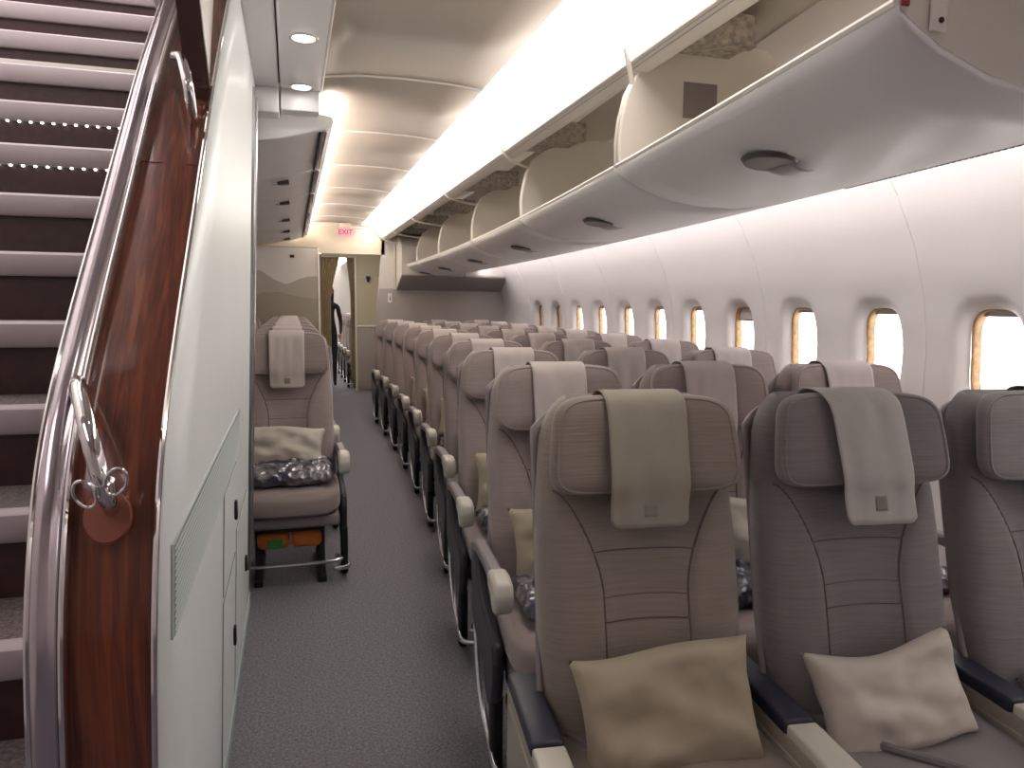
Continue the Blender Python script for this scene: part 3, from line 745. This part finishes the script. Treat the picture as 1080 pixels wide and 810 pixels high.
# access hatches low on the panel
for k, (y0, y1, z0, z1, lb) in enumerate([(2.05, 2.5, .58, .86, 'upper small access hatch below the vent grille end'), (2.05, 2.5, .06, .56, 'tall lower access hatch near the floor on the white stair panel'),
                                          (2.54, 3.1, .06, .62, 'rear access hatch nearest the aisle seats on the white stair panel')]):
    h = empty('access_hatch', (xw(z0), y0, z0)); tag(h, lb, 'hatch', 'access hatches')
    b = MB(); t = .004
    for (a, c, d, e) in ((y0, y1, z0, z0 + t), (y0, y1, z1 - t, z1), (y0, y0 + t, z0, z1), (y1 - t, y1, z0, z1)): lean_rect(b, a, c, d, e, .0065, .001)
    o = b.build('hatch_gap', 'seam', h, smooth=False); o.location = (-xw(z0), -y0, -z0)
    b = MB(); lean_rect(b, y0 + t, y1 - t, z0 + t, z1 - t, .006, .003); o = b.build('hatch_door', 'panel_white', h, smooth=False); o.location = (-xw(z0), -y0, -z0)
    zc = (z0 + z1) / 2
    b = MB(); b.rbox(xw(zc) + .009, xw(zc) + .018, y1 - .09, y1 - .06, zc - .03, zc + .03, .004); o2 = b.build('latch', 'frame_black', o)
b = MB()
b.add([(xw(z) + dx, y, z) for z in (.22, 2.24) for (dx, y) in ((-.06, YP), (.012, YP), (.016, YP - .02), (.016, YP - .16), (.006, YP - .17))],
      [(0, 1, 6, 5), (1, 2, 7, 6), (2, 3, 8, 7), (3, 4, 9, 8), (0, 4, 3, 2, 1), (5, 6, 7, 8, 9), (0, 5, 9, 4)])
struct(b.build('trim_10', 'metal_grey', smooth=False), 'grey metal edge strip at the end of the stair panel')
b = MB(); b.tube([(xw(.22) + .016, YP + .002, .22), (xw(2.24) + .016, YP + .002, 2.24)], .0045, 8, 0); struct(b.build('trim_11', 'tube_white'))
b = MB(); b.box(-1.7, -.235, YP - .03, YP - .002, 0, 2.3); struct(b.build('wall_under_stairs', 'bulkhead', smooth=False))
b = MB(); lean_rect(b, 1.12, YP, 0, .06, .006, .006); struct(b.build('baseboard_left', 'grille_grey', smooth=False))
# inner lining and mahogany edge board above the balustrade
b = MB()
b.add([(-.163, 1.775, 1.79), (-.185, 2.9, 1.79), (-.215, 2.9, 2.75), (-.207, 1.775, 2.42)], [(0, 1, 2, 3)]); struct(b.build('wall_inner_lining', 'lining_white', solid=.008, smooth=False))
b = MB()
sec_ = lambda x, z: [(x + .001, 1.755, z), (x - .045, 1.75, z), (x - .045, 1.80, z), (x + .001, 1.79, z)]
vs = []
for x, z in ((-.155, 1.785), (-.163, 1.87), (-.176, 2.02), (-.190, 2.2), (-.205, 2.42)): vs += sec_(x, z)
b.add(vs, [(k * 4 + q, k * 4 + (q + 1) % 4, k * 4 + 4 + (q + 1) % 4, k * 4 + 4 + q) for k in range(4) for q in range(4)] + [(0, 1, 2, 3), (16, 17, 18, 19)])
struct(b.build('trim_12', 'mahogany', smooth=False), 'dark mahogany edge board above the balustrade')

# ------------------------------------------------------------------ seats
def yl(z): return -.17 + (z - .44) * .23      # recline line of the backrest (local y, forward is -y)
def backrest_mb(nx=56, nz=64):
    b = MB()
    def front(side):
        def f(u, v):
            uu = 2 * u - 1; au = abs(uu)
            top = 1.165 - .085 * max(0, (au - .62) / .38) ** 2.4
            z = .43 + (top - .43) * v
            hw = .236 - .020 * max(0, (v - .6) / .4) ** 1.5 - .008 * max(0, (.3 - v) / .3)
            x = uu * hw
            e = (max(0, 1 - au ** 9)) ** .5 * (max(0, 1 - v ** 22)) ** .5
            if side < 0: return (x, yl(z) + .018 * e + .012, z)
            xs = .097 + .117 * max(0, min(1, (v - .42) / .36)) ** 1.7
            bol = 1 / (1 + exp(-(abs(x) - xs) / .010))
            d = .062 + .022 * bol * (1 - .3 * v) - .010 * cos(pi * min(1, abs(x) / xs) / 2) * (1 - bol)
            d += .010 * exp(-((z - .64) / .10) ** 2) * (1 - bol)
            d -= .004 * exp(-((abs(x) - xs) / .005) ** 2)
            if abs(x) < xs:
                for zg in (.83, .735, .685): d -= .003 * exp(-((z - zg) / .005) ** 2)
            return (x, yl(z) - d * e + .012, z)
        return f
    b.grid(front(1), nx, nz); b.grid(front(-1), nx, nz)
    F = front(1); st = MB()
    def surf(x, z):
        for _ in range(3):
            v = (z - .43) / (1.165 - .43); hw = .236 - .020 * max(0, (v - .6) / .4) ** 1.5 - .008 * max(0, (.3 - v) / .3)
        p = F(x / hw / 2 + .5, v); return (p[0], p[1] - .0016, p[2])
    def xsv(z):
        v = (z - .43) / (1.165 - .43); return .097 + .117 * max(0, min(1, (v - .42) / .36)) ** 1.7
    for sg in (-1, 1): st.tube([surf(sg * xsv(z), z) for z in yr(.56, .985, 60)], .0024, 6, 0)
    for zg in (.83, .735, .685): st.tube([surf(x, zg) for x in yr(-xsv(zg) + .002, xsv(zg) - .002, 24)], .0016, 6, 0)
    b.st = st
    return b
def headrest_mb(w=.430, h=.212, ztop=1.172):
    b = MB(); N, M_ = 40, 20
    def f(u, v):
        t = 2 * pi * u; a = pi * (v - .5)
        n1 = 4.5
        ce, se = cos(a), sin(a); ct, st_ = cos(t), sin(t)
        sg = lambda q, p: math.copysign(abs(q) ** p, q)
        X = sg(ct, .34) * sg(ce, .45); Zz = sg(st_, .40) * sg(ce, .45); Yy = sg(se, .8)
        zz = Zz * h / 2; x = X * w / 2 * (1 - .05 * Zz) * 1.0
        y = Yy * .036 - .030 * abs(X) ** 3
        z = ztop - h / 2 + zz
        return (x, yl(z) - .074 + y, z)
    b.grid(f, N, M_, True)
    pp = MB(); pp.tube([f(k / 60, .33) for k in range(61)], .0032, 6, 0, caps=False); b.pp = pp
    return b
def cover_mb(w=.185, L=.285, seed=0, skew=0.0):
    b = MB(); rnd = random.Random(seed); ph = rnd.random() * 9
    path = []
    ztop = 1.178
    pts = [(.035, ztop - .075), (.012, ztop - .03), (-.022, ztop - .002), (-.075, ztop + .001), (-.108, ztop - .016), (-.118, ztop - .05), (-.120, ztop - .12), (-.119, ztop - .19), (-.104, ztop - .235), (-.096, ztop - L)]
    P2 = smooth_path(pts, 3); n = len(P2) - 1
    def f(u, v):
        i = min(int(v * n), n - 1); t = v * n - i
        o, z = (P2[i][0] * (1 - t) + P2[i + 1][0] * t, P2[i][1] * (1 - t) + P2[i + 1][1] * t)
        uu = 2 * u - 1
        y0 = yl(min(z, ztop)) + o
        wr_ = .006 * noise.noise(Vector((uu * 2.2 + ph, v * 4 + ph, seed))) - .002
        wd = w * (1 - .05 * v); x = uu * wd / 2
        cr = max(0, v - .88) / .12
        if cr > 0 and abs(uu) > .8: z += .014 * cr * ((abs(uu) - .8) / .2) ** 2
        x += skew * max(0, v - .3) * .28
        return (x, y0 - .003 + wr_ - .004 * v - .012 * abs(uu) ** 3 * (1 - v) * 0, z)
    b.grid(f, 22, 34)
    em = MB(); em.grid(lambda u, v: (lambda p: (p[0], p[1] - .0022, p[2]))(f(.42 + .17 * u, .888 + .055 * v)), 5, 5)
    b.em = em
    return b
def cushion_mb():
    b = MB()
    def f(u, v):
        t = 2 * pi * u; a = pi * (v - .5); sg = lambda q, p: math.copysign(abs(q) ** p, q)
        ce = cos(a)
        X = sg(cos(t), .35) * sg(ce, .35); Y_ = sg(sin(t), .35) * sg(ce, .35); Zz = sg(sin(a), .5)
        x = X * .243; y = -.39 + Y_ * .25; z = .405 + Zz * .062 - .02 * max(0, -Y_) ** 6 + .012 * abs(X) ** 4 * (Zz > 0)
        return (x, y, z)
    b.grid(f, 44, 20, True); return b
def pillow_mb(w=.40, h=.28, t=.055, seed=1):
    b = MB()
    def side(s_):
        def f(u, v):
            a, c = 2 * u - 1, 2 * v - 1
            e = (max(0, 1 - a ** 4)) ** .5 * (max(0, 1 - c ** 4)) ** .5
            x = a * w / 2 * (1 - .10 * (1 - c * c) * abs(a) ** 2 + .02); z = c * h / 2 * (1 - .12 * (1 - a * a) * abs(c) ** 3)
            n_ = noise.noise(Vector((a * 1.4 + seed, c * 1.6, s_))) * .022 + noise.noise(Vector((a * 4 + seed, c * 3.4, s_ * 2))) * .009
            rid = .006 * sin(a * 5 + c * 7 + seed) * (1 - abs(c))
            return (x, s_ * (t * e ** .8 + (n_ + rid) * e), z + .010 * sin(a * 3 + seed))
        return f
    b.grid(side(-1), 36, 26); b.grid(side(1), 36, 26); return b
def wrap_mb(w=.38, d=.30, t=.045, seed=2):
    b = MB()
    def side(s_):
        def f(u, v):
            a, c = 2 * u - 1, 2 * v - 1
            e = (max(0, 1 - a ** 6)) ** .5 * (max(0, 1 - c ** 6)) ** .5
            n_ = noise.noise(Vector((a * 3 + seed, c * 3, s_ * 3))) * .02 + noise.noise(Vector((a * 9 + seed, c * 8, s_))) * .010
            return (a * w / 2 * (1 + .03 * sin(c * 9)), c * d / 2 * (1 + .04 * sin(a * 8)), t + (s_ * t * .9 * e + n_ * e if s_ > 0 else -t * e))
        return f
    b.grid(side(-1), 40, 32); b.grid(side(1), 40, 32); return b

COVERS, EMBLEMS = [], []
def keep_mesh(b, m):
    o = b.build('tmp', m); d = o.data; bpy.data.objects.remove(o); return d
for k in range(4):
    b = cover_mb(seed=k); COVERS.append(keep_mesh(b, 'cloth')); EMBLEMS.append(keep_mesh(b.em, 'logo_grey'))
def cover_obj(me, parent, m=None):
    if m: me = me.copy(); me.materials.clear(); me.materials.append(MATS[m])
    o = bpy.data.objects.new('headrest_cover', me); COL.objects.link(o); o.parent = parent
    md = o.modifiers.new('thick', 'SOLIDIFY'); md.thickness = .0022; md.offset = 0
    return o
def seat_core(fab, cloth, cover=0):
    r = empty('airline_seat')
    bb = backrest_mb(); bk = bb.build('backrest', fab, r, angle=75); bb.st.build('stitching', 'seat_stitch', bk)
    # moulded rear shell, slightly wider at the hip
    b = MB()
    def sh(u, v):
        uu = 2 * u - 1; z = .34 + (1.135 - .05 * max(0, abs(uu) - .6) ** 2 * 6 - .34) * v
        hw = .232 + .016 * max(0, (.45 - v) / .45) ** .7
        y = yl(z) + .045 - .028 * abs(uu) ** 6 - .085 * max(0, (.45 - v) / .45) * abs(uu) ** 10
        return (uu * hw, y, z)
    b.grid(sh, 36, 30); b.build('rear_shell', 'shell_grey', r, solid=.012, angle=60)
    hb = headrest_mb(); ho = hb.build('headrest', fab, r, angle=80); hb.pp.build('piping', fab, ho)
    c = cover_obj(COVERS[cover], r, cloth)
    em = bpy.data.objects.new('woven_emblem', EMBLEMS[cover]); COL.objects.link(em); em.parent = c; md = em.modifiers.new('thick', 'SOLIDIFY'); md.thickness = .001
    cushion_mb().build('seat_cushion', fab, r, angle=80)
    b = MB(); b.rbox(-.235, .235, -.60, -.16, .28, .345, .02); b.build('seat_pan', 'shell_grey', r)
    return r
def add_legs(r):
    for sx in (-.15, .15):
        b = MB(); b.tube([(sx, -.50, .30), (sx, -.47, .15), (sx, -.52, .02)], .017, 10, 3); b.tube([(sx, -.20, .30), (sx, -.22, .15), (sx, -.12, .02)], .017, 10, 3)
        b.rbox(sx - .02, sx + .02, -.56, -.08, 0, .03, .006); b.build('leg', 'frame_black', r)
    b = MB(); b.tube([(-.235, -.46, .295), (.235, -.46, .295)], .022, 12, 0); b.tube([(-.235, -.22, .295), (.235, -.22, .295)], .022, 12, 0); b.build('crossbeam', 'frame_black', r)
    b = MB(); b.tube([(-.22, -.50, .11), (-.21, -.56, .10), (.21, -.56, .10), (.22, -.50, .11)], .009, 8, 3)
    b.build('baggage_bar', 'tube_white', r)
def armrest(r, x, aisle=False):
    # curved arm: pad with beige front cap
    sgn = -1 if x < 0 else 1
    b = MB()
    top = [(-.03, .57), (-.12, .595), (-.30, .605), (-.44, .603), (-.50, .595), (-.50, .56), (-.44, .56), (-.3, .565), (-.12, .555), (-.02, .53)]
    b.prism(top, 'x', x - .021, x + .021); a = b.build('armrest', 'shell_grey', r, bevel=.010)
    if aisle:
        # beige outer cap drop and dark shroud below
        b = MB(); b.prism([(-.43, .612), (-.50, .618), (-.548, .608), (-.566, .575), (-.560, .535), (-.54, .515), (-.515, .52), (-.49, .55), (-.43, .56)], 'x', x - .028, x + .028); b.build('arm_cap', 'arm_beige', a, bevel=.012)
        b = MB(); poly = [(-.02, .56), (-.10, .555), (-.14, .50), (-.24, .44), (-.40, .42), (-.48, .40), (-.505, .34), (-.49, .26), (-.45, .18), (-.38, .18), (-.30, .25), (-.12, .28), (-.03, .33)]
        b.prism(poly, 'x', x - .020, x + .014); b.build('side_shroud', 'shroud_dark', r, bevel=.012)
        xo = x + sgn * .012
        b = MB(); b.tube([(xo, -.10, .30), (xo, -.15, .17), (xo, -.26, .085), (xo, -.42, .06), (xo, -.55, .065), (x - sgn * .06, -.60, .075)], .0105, 10, 5); b.build('side_bar', 'tube_white', r)
        b = MB(); b.rbox(x - .018, x + .018, -.47, -.41, .0, .24, .01); b.build('side_leg', 'frame_black', r)
    else:
        b = MB(); b.prism([(-.02, .55), (-.12, .58), (-.2, .57), (-.16, .40), (-.1, .33), (-.03, .33)], 'x', x - .014, x + .014); b.build('arm_support', 'shroud_dark', r, bevel=.008)
def console(r, x):
    # front-row console armrest: beige flank, navy pad at the rear, beige lid in front
    b = MB(); b.prism([(-.06, .10), (-.06, .50), (-.66, .515), (-.70, .48), (-.70, .14), (-.6, .08)], 'x', x - .030, x + .030); c = b.build('armrest_console', 'console_beige', r, bevel=.006)
    b = MB(); b.rbox(x - .033, x + .033, -.355, -.075, .503, .537, .009); b.build('arm_pad', 'navy', c)
    b = MB(); b.rbox(x - .033, x + .033, -.70, -.360, .507, .533, .006); b.build('console_lid', 'arm_beige', c)
    b = MB(); b.prism([(-.09, .16), (-.09, .47), (-.6, .48), (-.62, .18)], 'x', x - .033, x + .033); b.build('flank_panel', 'console_beige', c, bevel=.004)
    b = MB(); b.rbox(x - .020, x + .020, -.60, -.16, .0, .13, .01); b.build('foot', 'frame_black', c)

# one of each kind of seat
PITCH = .525
proto_aisle = seat_core('fabric', 'cloth'); add_legs(proto_aisle); armrest(proto_aisle, -PITCH / 2, True); armrest(proto_aisle, PITCH / 2)
proto_mid = seat_core('fabric', 'cloth', 1); add_legs(proto_mid); armrest(proto_mid, PITCH / 2)
proto_centre = seat_core('fabric', 'cloth', 2); add_legs(proto_centre); armrest(proto_centre, PITCH / 2, True); armrest(proto_centre, -PITCH / 2)
proto_centre_in = seat_core('fabric', 'cloth', 3); add_legs(proto_centre_in)
used = set()
def place(proto, loc, rz, label, group, sc=1.0):
    if proto.name in used: o = copy_tree(proto)
    else: o = proto; used.add(proto.name)
    o.location = loc; o.rotation_euler = (0, 0, rz)
    if sc != 1.0: o.scale = (1, 1, sc)
    tag(o, label, 'airline seat', group); return o
ordw = ['first', 'second', 'third', 'fourth', 'fifth', 'sixth', 'seventh', 'eighth', 'ninth', 'tenth']
rows = []
for i in range(10):
    y = 1.58 + .82 * i
    base = .925 + (.03 if i >= 3 else 0) + .222 - (.0 if i else .012)
    th = atan(dS(y)); cx = base + S(y)
    rows.append((cx, y, th))
def at(i, j, dy=0):
    cx, y, th = rows[i]; d = PITCH * j
    return (cx + d * cos(th), y - d * sin(th) * 1.0, 0)
# front row, each its own look; dim light is put into the fabric colours
front = []
specs = [('fabric_shaded_taupe', 'cloth_beige', 0, 'front-row aisle seat in fabric toned down to taupe for dim light with a straight beige headrest cover'),
         ('fabric_shaded_grey', 'cloth_white', 1, 'front-row middle seat in fabric toned down to grey for dim light with a crooked white headrest cover'),
         ('fabric_shaded_grey', 'cloth', 2, 'front-row window seat in fabric toned down to grey for dim light at the right picture edge')]
for jn, (fab, cl, cvn, lb) in enumerate(specs):
    r = seat_core(fab, cl, cvn); console(r, -PITCH / 2)
    if jn == 2: console(r, PITCH / 2)
    add_legs(r)
    r.location = at(0, jn); r.rotation_euler = (0, 0, -rows[0][2]); tag(r, lb, 'airline seat', 'front row seats')
    b = MB(); b.tube([(-.20, -.20, .462), (-.10, -.36, .474), (.02, -.46, .470), (.10, -.54, .462)], .010, 8, 4)
    bl = b.build('seat_belt', 'belt', r); bl.scale = (1, 1, 1)
    front.append(r)
# crooked cover on the middle front seat
for ch in front[1].children:
    if ch.name.startswith('headrest_cover'):
        cb = cover_mb(w=.185, L=.30, seed=7, skew=.22); ch.data = keep_mesh(cb, 'cloth_white'); ch.location = (-.01, -.001, 0)
        for g in ch.children: g.data = keep_mesh(cb.em, 'logo_grey')
for ch in front[2].children:
    if ch.name.startswith('headrest_cover'): ch.location = (.05, 0, 0)
rndr = random.Random(3)
pos_words = ['aisle', 'middle', 'window']
for i in range(1, 10):
    for jn in range(3):
        lb = '%s seat of the %s row from the front, mauve fabric, right of the aisle' % (pos_words[jn], ordw[i])
        if i == 9: lb = '%s seat of the last row on the right, against the far bulkhead' % pos_words[jn]
        o = place(proto_aisle if jn == 0 else proto_mid, at(i, jn), -rows[i][2], lb, 'seats right of the aisle')
        for ch in o.children:
            if ch.name.startswith('headrest_cover'):
                ch.rotation_euler = (0, 0, 0); ch.location = (rndr.uniform(-.012, .012), 0, 0)
                q = rndr.randrange(4); ch.data = COVERS[q]
                for g in ch.children: g.data = EMBLEMS[q]
centre = []
for i in range(7):
    y = 4.2 + .80 * i
    for jn in range(2 if i else 1):
        lb = ('%s seat in the %s centre row, left of the aisle' % (['aisle', 'inner'][jn], ordw[i]))
        if i == 0: lb = ['nearest centre seat left of the aisle with orange pouch beneath', 'inner seat beside the nearest centre aisle seat, hidden by the stair panel'][jn]
        o = place(proto_centre if jn == 0 else proto_centre_in, (-.03 - PITCH * jn, y, 0), 0, lb, 'centre seats left of the aisle', 1.035)
# cabin beyond: a few seats behind the curtain
for i in range(4):
    place(proto_aisle, (1.13, 12.75 + .82 * i, 0), 0, ['nearest seat beyond the far curtain', 'second seat beyond the far curtain', 'third seat beyond the far curtain', 'fourth seat beyond the far curtain'][i], 'seats beyond the curtain')

# ------------------------------------------------------------------ pillows, wrapped blankets, pouch
def local(loc, th, p):
    return (loc[0] + p[0] * cos(th) + p[1] * sin(th), loc[1] - p[0] * sin(th) + p[1] * cos(th), loc[2] + p[2])
def pillow(loc, th, label, w=.40, h=.27, tilt=18, roll=0, m='pillow', off=(0, -.30, .585), seed=1, group=None):
    o = pillow_mb(w, h, .05, seed).build('pillow', m, angle=80)
    o.location = local(loc, th, off); o.rotation_euler = (radians(-tilt), radians(roll), -th)
    tag(o, label, 'pillow', group); return o
pillow(at(0, 0), rows[0][2], 'beige pillow leaning on the dim-toned front-row aisle seat', .385, .27, 20, -4, 'pillow', (.002, -.30, .545), 1)
pillow(at(0, 1), rows[0][2], 'pale pillow leaning on the dim-toned front-row middle seat', .345, .22, 26, -6, 'pillow_white', (-.022, -.31, .540), 5)
wp = [None]
def wrap(loc, th, label, off=(0, -.38, .46), seed=2, rz=0, sc=1.0):
    o = wrap_mb(seed=seed).build('wrapped_blanket', 'wrap', angle=80)
    o.location = local(loc, th, off); o.rotation_euler = (radians(3), 0, -th + radians(rz)); o.scale = (sc, sc, 1)
    tag(o, label, 'blanket', 'wrapped blankets'); return o
wrap(at(0, 2), rows[0][2], 'plastic-wrapped blanket on the front-row window seat', (.02, -.38, .462), 3)
for i in range(1, 7):
    wrap(at(i, 0), rows[i][2], 'plastic-wrapped blanket on the aisle seat of the %s row, right of the aisle' % ordw[i], (-.01, -.40, .462), i + 4, rndr.uniform(-6, 6), .95)
    pillow(at(i, 0), rows[i][2], 'beige pillow propped on the aisle seat of the %s row, right of the aisle' % ordw[i], .38, .25, 16, rndr.uniform(-6, 6), 'pillow', (0, -.275, .63), i, 'pillows right of the aisle')
for i in range(1, 4):
    for jn in (1, 2):
        wrap(at(i, jn), rows[i][2], 'plastic-wrapped blanket on the %s seat of the %s row' % (pos_words[jn], ordw[i]), (0, -.38, .462), i * 3 + jn, 0, .95)
        pillow(at(i, jn), rows[i][2], 'pale pillow on the %s seat of the %s row' % (pos_words[jn], ordw[i]), .38, .25, 16, 3, 'pillow_white', (0, -.275, .63), i + jn, 'pillows on inner seats')
pillow((-.03, 4.2, .02), 0, 'off-white pillow on the nearest centre seat, above the wrapped blanket', .40, .22, 18, 3, 'pillow_white', (-.02, -.29, .615), 8)
wrap((-.03, 4.2, .018), 0, 'dark plastic-wrapped blanket on the nearest centre seat', (.0, -.41, .472), 11, 0, 1.12)
for i in range(1, 3):
    pillow((-.03, 4.2 + .8 * i, .02), 0, 'beige pillow on the aisle seat of the %s centre row' % ordw[i], .38, .24, 16, 3, 'pillow', (0, -.27, .63), i + 3, 'pillows on centre seats')
lv = empty('life_vest_pouch', (-.03, 3.72, .215)); tag(lv, 'orange pouch with a green label tucked under the nearest centre seat', 'pouch')
b = MB(); b.rbox(-.155, -.005, -.04, .04, -.045, .04, .025, 4); b.rbox(.005, .15, -.04, .04, -.045, .04, .025, 4); b.build('pouch_body', 'orange', lv)
b = MB(); b.rbox(-.105, -.035, -.045, -.038, -.035, .005, .002); b.build('green_label', 'green', lv)
b = MB(); b.rbox(-.165, .16, -.03, .03, .035, .062, .006); b.build('strap', 'frame_black', lv)

# ------------------------------------------------------------------ person beyond the curtain
def person():
    root = empty('person', (.66, 12.55, 0)); tag(root, 'dark-haired person in dark clothes standing in the aisle beyond the curtain', 'person')
    V = [(0, 0, .92), (0, 0, 1.08), (0, .005, 1.25), (0, .01, 1.34), (0, 0, 1.42), (0, -.01, 1.50),
         (-.085, 0, .88), (-.09, .01, .50), (-.09, .03, .10), (-.09, -.07, .04),
         (.085, 0, .88), (.09, -.03, .50), (.09, 0, .10), (.09, -.10, .04),
         (-.15, .01, 1.32), (-.20, .03, 1.06), (-.17, -.10, .90), (-.16, -.15, .86),
         (.15, .01, 1.32), (.20, .03, 1.06), (.19, -.12, .92), (.18, -.17, .88)]
    E_ = [(0, 1), (1, 2), (2, 3), (3, 4), (4, 5), (0, 6), (6, 7), (7, 8), (8, 9), (0, 10), (10, 11), (11, 12), (12, 13), (3, 14), (14, 15), (15, 16), (16, 17), (3, 18), (18, 19), (19, 20), (20, 21)]
    Rr = [.12, .105, .12, .09, .045, .05, .085, .055, .04, .03, .085, .055, .04, .03, .055, .04, .028, .022, .055, .04, .028, .022]
    me = bpy.data.meshes.new('body'); me.from_pydata(V, E_, []); me.materials.append(MATS['dark_cloth'])
    o = bpy.data.objects.new('body', me); COL.objects.link(o); o.parent = root
    o.modifiers.new('skin', 'SKIN')
    for v, r in zip(me.skin_vertices[0].data, Rr): v.radius = (r, r * .8)
    me.skin_vertices[0].data[0].use_root = True
    o.modifiers.new('sub', 'SUBSURF').render_levels = 2
    def ell(name, c, r, m, par):
        b = MB(); b.grid(lambda u, v: (c[0] + r[0] * cos(2 * pi * u) * sin(pi * v), c[1] + r[1] * sin(2 * pi * u) * sin(pi * v), c[2] - r[2] * cos(pi * v)), 20, 12, True)
        return b.build(name, m, par)
    hd = ell('head', (0, -.015, 1.55), (.072, .088, .108), 'skin', root)
    b = MB(); b.tube([(0, -.10, 1.57), (0, -.118, 1.535), (0, -.10, 1.525)], .012, 8, 3); b.build('nose', 'skin', hd)
    b = MB(); b.tube([(-.025, -.092, 1.50), (0, -.098, 1.498), (.025, -.092, 1.50)], .005, 6, 2); b.build('mouth', 'red_sign', hd)
    for sx in (-1, 1):
        ell('eye', (sx * .03, -.092, 1.56), (.012, .008, .007), 'hair', hd); ell('ear', (sx * .073, -.01, 1.545), (.01, .018, .028), 'skin', hd)
    b = MB()
    b.grid(lambda u, v: ((.085 - .01 * v) * cos(pi * u) * min(1, .2 + 2.2 * v) , .0 + .10 * sin(pi * u) * min(1, .3 + 1.6 * v) - .02, 1.672 - .28 * v), 20, 12)
    b.build('hair', 'hair', hd, solid=.03)
    ell('hair_crown', (0, .012, 1.60), (.083, .095, .085), 'hair', hd)
    for sx in (-1, 1):
        for q in range(5):
            b = MB(); x0 = sx * (.17) + (q - 2) * .011
            L_ = [.05, .065, .07, .062, .045][q]
            b.tube([(x0, -.16 - (.0 if q else 0), .87), (x0, -.19, .85), (x0, -.19 - L_ * .2, .85 - L_ * .8)], .0075, 8, 2); b.build('finger', 'skin', root)
    return root
pr_ = person()
pr_.location = (.57, 12.45, 0)

# ------------------------------------------------------------------ stairwell lamp
b = MB(); b.rbox(-1.3, -.6, 2.2, 5.4, 4.36, 4.398, .01); o = b.build('stairwell_light', 'lamp_stair'); tag(o, 'soft pinkish ceiling lamp above the staircase', 'ceiling light')
b = MB(); b.rbox(-1.35, -.75, -.6, .7, 2.315, 2.338, .008); o = b.build('entry_fill_panel', 'lamp_stair'); tag(o, 'added fill panel above the stair foot beside the viewer, out of frame', 'ceiling light')  # unseen lamp added to light the entry area

# world: overcast bright daylight outside the windows
w = bpy.data.worlds.new('sky'); SC.world = w; w.use_nodes = True
bg = w.node_tree.nodes['Background']; bg.inputs['Color'].default_value = (1.0, .985, .96, 1); bg.inputs['Strength'].default_value = 4.0

# camera
cam = bpy.data.cameras.new('camera'); co = bpy.data.objects.new('camera', cam); COL.objects.link(co); SC.camera = co
cam.sensor_width = 36; cam.lens = 780 / 1080 * 36; cam.clip_start = .02
YW, PT, RL = radians(16.57), radians(6.11), .010
r0 = Vector((cos(YW), -sin(YW), 0)); fw = Vector((sin(YW) * cos(PT), cos(YW) * cos(PT), -sin(PT))); u0 = r0.cross(fw)
rt = r0 * cos(RL) + u0 * sin(RL); up = -r0 * sin(RL) + u0 * cos(RL)
M4 = Matrix((rt, up, -fw)).transposed().to_4x4(); M4.translation = Vector((0, 0, EYE)); co.matrix_world = M4

SC.view_settings.view_transform = 'Standard'; SC.view_settings.look = 'None'; SC.view_settings.gamma = 1
SC.view_settings.use_curve_mapping = False
SC.view_settings.exposure = 0.42
SC.cycles.max_bounces = 10; SC.cycles.diffuse_bounces = 6; SC.cycles.sample_clamp_indirect = 6
